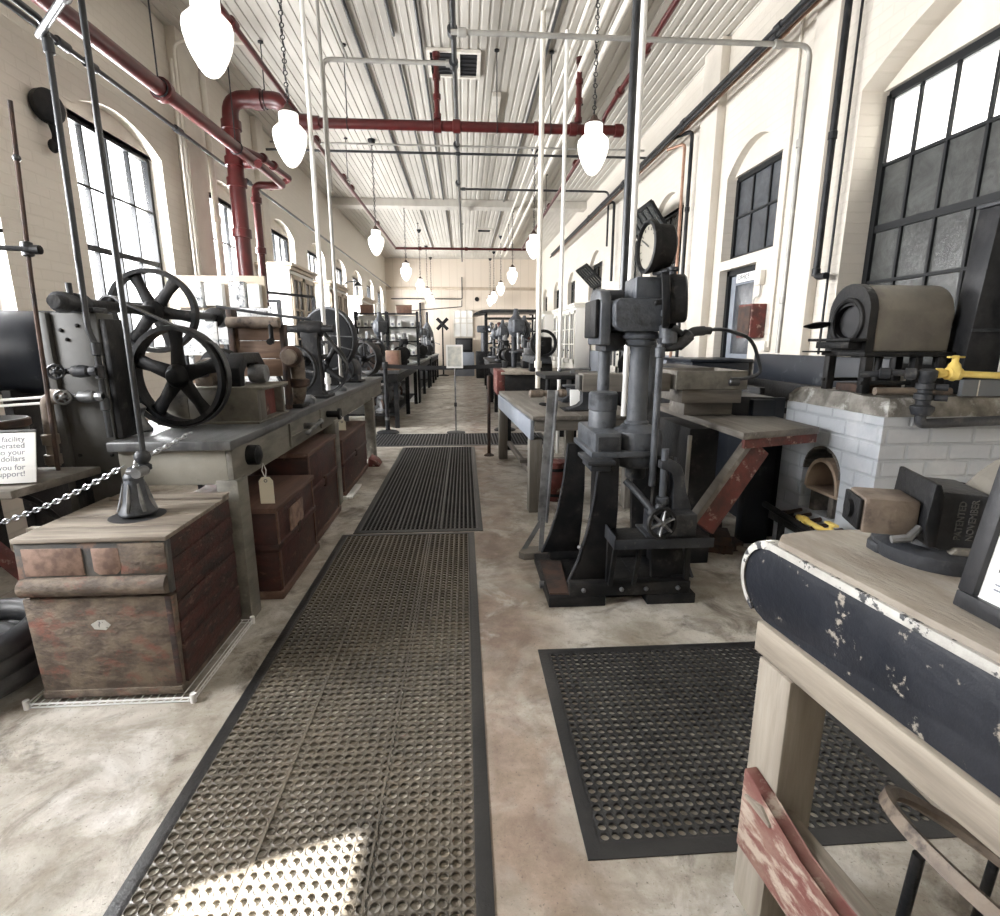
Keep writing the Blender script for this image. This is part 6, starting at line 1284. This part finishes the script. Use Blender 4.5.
# tall grey machine and fan silhouettes near the end wall
tm = thing('turret_machine', 'tall grey turret machine standing beyond the far benches', 'machine', (-1.4, 21.7, 0))
B().box(-1.75, 21.4, 0, -1.15, 22.1, .9, .02).obj('base', 'cast', tm); B().lathe([(.28, .9), (.30, 1.2), (.24, 1.7), (.14, 1.95), (.05, 2.1)], (-1.45, 21.75, 0), n=24).obj('turret', 'blue_iron', tm); B().cyl((-1.45, 21.75, 2.05), (-1.45, 21.75, 2.5), .05).obj('mast', 'dark_iron', tm)
fn = thing('propeller_fan', 'black four-bladed fan on a stand near the end wall', 'fan', (-.85, 21.9, 0))
B().cyl((-.85, 21.95, 0), (-.85, 21.95, 2.05), .03).lathe([(.22, 0), (.22, .03), (.04, .06)], (-.85, 21.95, 0), n=20).obj('stand', 'dark_iron', fn)
B().lathe([(.02, -.08), (.08, -.06), (.08, .06), (.02, .08)], (-.85, 21.86, 2.05), Yv, 16).obj('hub', 'dark_iron', fn)
for k in range(4):
    t = PI / 4 + PI / 2 * k; B().beam((-.85 + .06 * math.cos(t), 21.86, 2.05 + .06 * math.sin(t)), (-.85 + .30 * math.cos(t), 21.84, 2.05 + .30 * math.sin(t)), .13, .02, (0, 1, .25), .006).obj('blade', 'dark_iron', fn)
# white sash cupboard and dark stove on the end wall
ew = thing('end_window', 'white sash panel on the end wall above a dark stove', 'window', (0, 22.4, 1.2))
B().box(-.40, 22.42, 1.55, .38, 22.47, 2.62, .01).obj('panel', 'white_enamel', ew)
f = B()
for x in (-.40, -.14, .12, .36): f.box(x - .02, 22.40, 1.55, x + .02, 22.42, 2.62)
for z in (1.56, 2.1, 2.3, 2.6): f.box(-.40, 22.40, z - .02, .38, 22.42, z + .02)
f.obj('muntins', 'cupboard', ew)
sv = thing('stove', 'dark stove with a light base below the white sash panel', 'stove', (0, 21.9, 0))
B().box(-.40, 21.6, 0, .40, 22.2, .95, .02).obj('base', 'dado', sv); B().box(-.34, 21.65, .951, .34, 22.2, 1.50, .02).obj('body', 'dark_iron', sv); B().box(-.26, 21.63, 1.05, .26, 21.65, 1.42, .01).obj('door', 'ink', sv)
# tool crib with a curved canopy in the far corner of the press side
cr = thing('tool_crib', 'black tool crib rack under a dark curved canopy at the far end', 'rack', (1.9, 18.6, 0))
for x in (.75, 1.8, 2.40):
    for y in (18.0, 19.0): B().box(x - .03, y - .03, 0, x + .03, y + .03, 2.28).obj('post', 'black_steel', cr)
for z in (.9, 1.3, 1.7, 2.12): B().box(.75, 18.0, z - .02, 2.40, 19.0, z + .02).obj('shelf', 'black_steel', cr)
cv = [(.30, 2.22), (.42, 2.30), (.60, 2.36), (.8, 2.38), (2.44, 2.38)]
B().prism(cv + [(2.44, 2.30), (.8, 2.28), (.45, 2.22)], 'y', 17.7, 19.3).obj('canopy', 'conduit_dark', cr)
tl = None; random.seed(33)
kinds = [('steel', 'pale metal part on the tool crib shelves'), ('red_worn', 'dark red part on the tool crib shelves'), ('dark_iron', 'dark iron part on the tool crib shelves')]
pro = []
for m, lb in kinds:
    r = thing('machine_part', lb, 'part', (0, 0, 0), 0, lb.replace('part on', 'parts on'))
    B().lathe([(.06, 0), (.12, .02), (.12, .08), (.05, .11), (.05, .22), (.09, .25), (.09, .30), (.03, .33)], n=14).obj('body', m, r); B().torus((0, -.05, .2), Yv, .09, .018, 16, 5).obj('ring', m, r); pro.append([r, False])
for z in (.921, 1.321, 1.721):
    for k in range(6):
        p = pro[random.randrange(3)]; o = p[0] if not p[1] else dup(p[0]); p[1] = True
        o.location = (.93 + .255 * k, 18.3 + .2 * random.random(), z); o.scale = (.8, .8, .85); o.rotation_euler = (0, 0, random.random() * 6)
bkc = thing('floor_machine', 'dark floor machine standing between the far benches on the press side', 'machine', (.75, 20.6, 0))
B().box(.45, 20.3, 0, 1.1, 21.0, 1.0, .03).obj('base', 'dark_iron', bkc); B().cyl((.78, 20.65, 1.0), (.78, 20.65, 1.7), .14).obj('column', 'cast', bkc); B().box(.5, 20.4, 1.7, 1.05, 20.9, 1.95, .04).obj('head', 'blue_iron', bkc)
# small fixtures on the walls
rl = thing('wall_reel', 'round black reel on a curved wall bracket high beside the first window', 'reel', (XL + .08, 4.52, 2.7))
B().lathe([(.02, .0), (.09, .01), (.115, .03), (.115, .08), (.09, .10), (.02, .11)], (XL + .02, 4.58, 3.04), (1, -.3, 0), 32).obj('reel', 'dark_iron', rl)
B().pipe([(XL + .06, 4.58, 2.96), (XL + .09, 4.58, 2.85), (XL + .06, 4.58, 2.78)], .022, .06, 10).ball((XL + .06, 4.58, 2.78), .04, (.8, 1, 1.2)).obj('bracket_arm', 'dark_iron', rl)
tag(B().cyl((2.75, YF - .03, 2.5), (2.75, YF - .005, 2.5), .08).obj('bell', 'dark_iron'), 'small dark round bell on the end wall near the corner', 'bell')
tag(B().cyl((.55, YF - .03, 3.05), (.55, YF - .005, 3.05), .09).obj('alarm_bell', 'dark_iron'), 'small dark round alarm bell high on the end wall', 'bell')
run('end_conduit', 'dark conduit line across the end wall on the window side', 'conduit', [(XL + .2, YF - .06, 3.05), (-.05, YF - .06, 3.05), (-.05, YF - .06, 3.9)], .02, 'conduit_dark', .05)
run('end_conduit', 'lower sloping dark conduit across the end wall', 'conduit', [(-2.6, YF - .06, 2.55), (-.07, YF - .06, 2.75), (-.07, YF - .06, 3.0)], .016, 'conduit_dark', .05)
run('end_pipe', 'black vertical pipe on the end wall above the black rack', 'pipe', [(-1.75, YF - .1, 0), (-1.75, YF - .1, 2.9)], .05, 'black_steel', .05)
wl = thing('wall_lamp', 'swing-arm wall lamp between the far windows', 'lamp', (XL + .5, 13.4, 2.3))
B().pipe([(XL, 13.4, 2.35), (XL + .35, 13.4, 2.75), (XL + .6, 13.4, 2.75)], .016, .05, 8).obj('arm', 'conduit_dark', wl); B().lathe([(.02, 2.75), (.10, 2.66), (.11, 2.65)], (XL + .6, 13.4, 0), n=20).obj('lamp_shade', 'conduit_dark', wl)

# ------------------------------------------------------------------ light, sky, camera
w = bpy.data.worlds.new('sky'); SC.world = w; w.use_nodes = True
bg = w.node_tree.nodes['Background']; bg.inputs[0].default_value = (1.0, .985, .96, 1); bg.inputs[1].default_value = WORLD
def lamp_data(name, typ, **k):
    l = bpy.data.lights.new(name, typ)
    for a, v in k.items(): setattr(l, a, v)
    o = bpy.data.objects.new(name, l); COL.objects.link(o); return o
for i, (a, c, s_, sp_, ri) in enumerate(LW):
    o = lamp_data('window_daylight', 'AREA', energy=WINL, color=(1, .985, .96), shape='RECTANGLE', size=1.3, size_y=2.1)
    o.location = (XL - .55, (a + c) / 2, 2.2); o.rotation_euler = (0, -PI / 2, 0)
sd = Vector((-1.308, -.45, -1)).normalized()
sun = lamp_data('sun', 'SUN', energy=SUN, color=(1, .96, .88), angle=.009)
sun.rotation_euler = sd.to_track_quat('-Z', 'Y').to_euler()
cam = bpy.data.cameras.new('camera'); co = bpy.data.objects.new('camera', cam); COL.objects.link(co)
cam.sensor_width = 36; cam.lens = 530 / 1000 * 36; cam.clip_start = .05; cam.clip_end = 200
co.location = (0, 0, H); co.rotation_euler = (PI / 2 - .2155481626212997, 0, -.0662555868650675)
SC.camera = co
vs_ = SC.view_settings; vs_.view_transform = 'Standard'; vs_.look = 'None'; vs_.gamma = 1; vs_.exposure = EXPO; vs_.use_curve_mapping = False
cy_ = SC.cycles; cy_.use_denoising = True; cy_.max_bounces = 10; cy_.diffuse_bounces = 6; cy_.transparent_max_bounces = 16; cy_.sample_clamp_indirect = 6
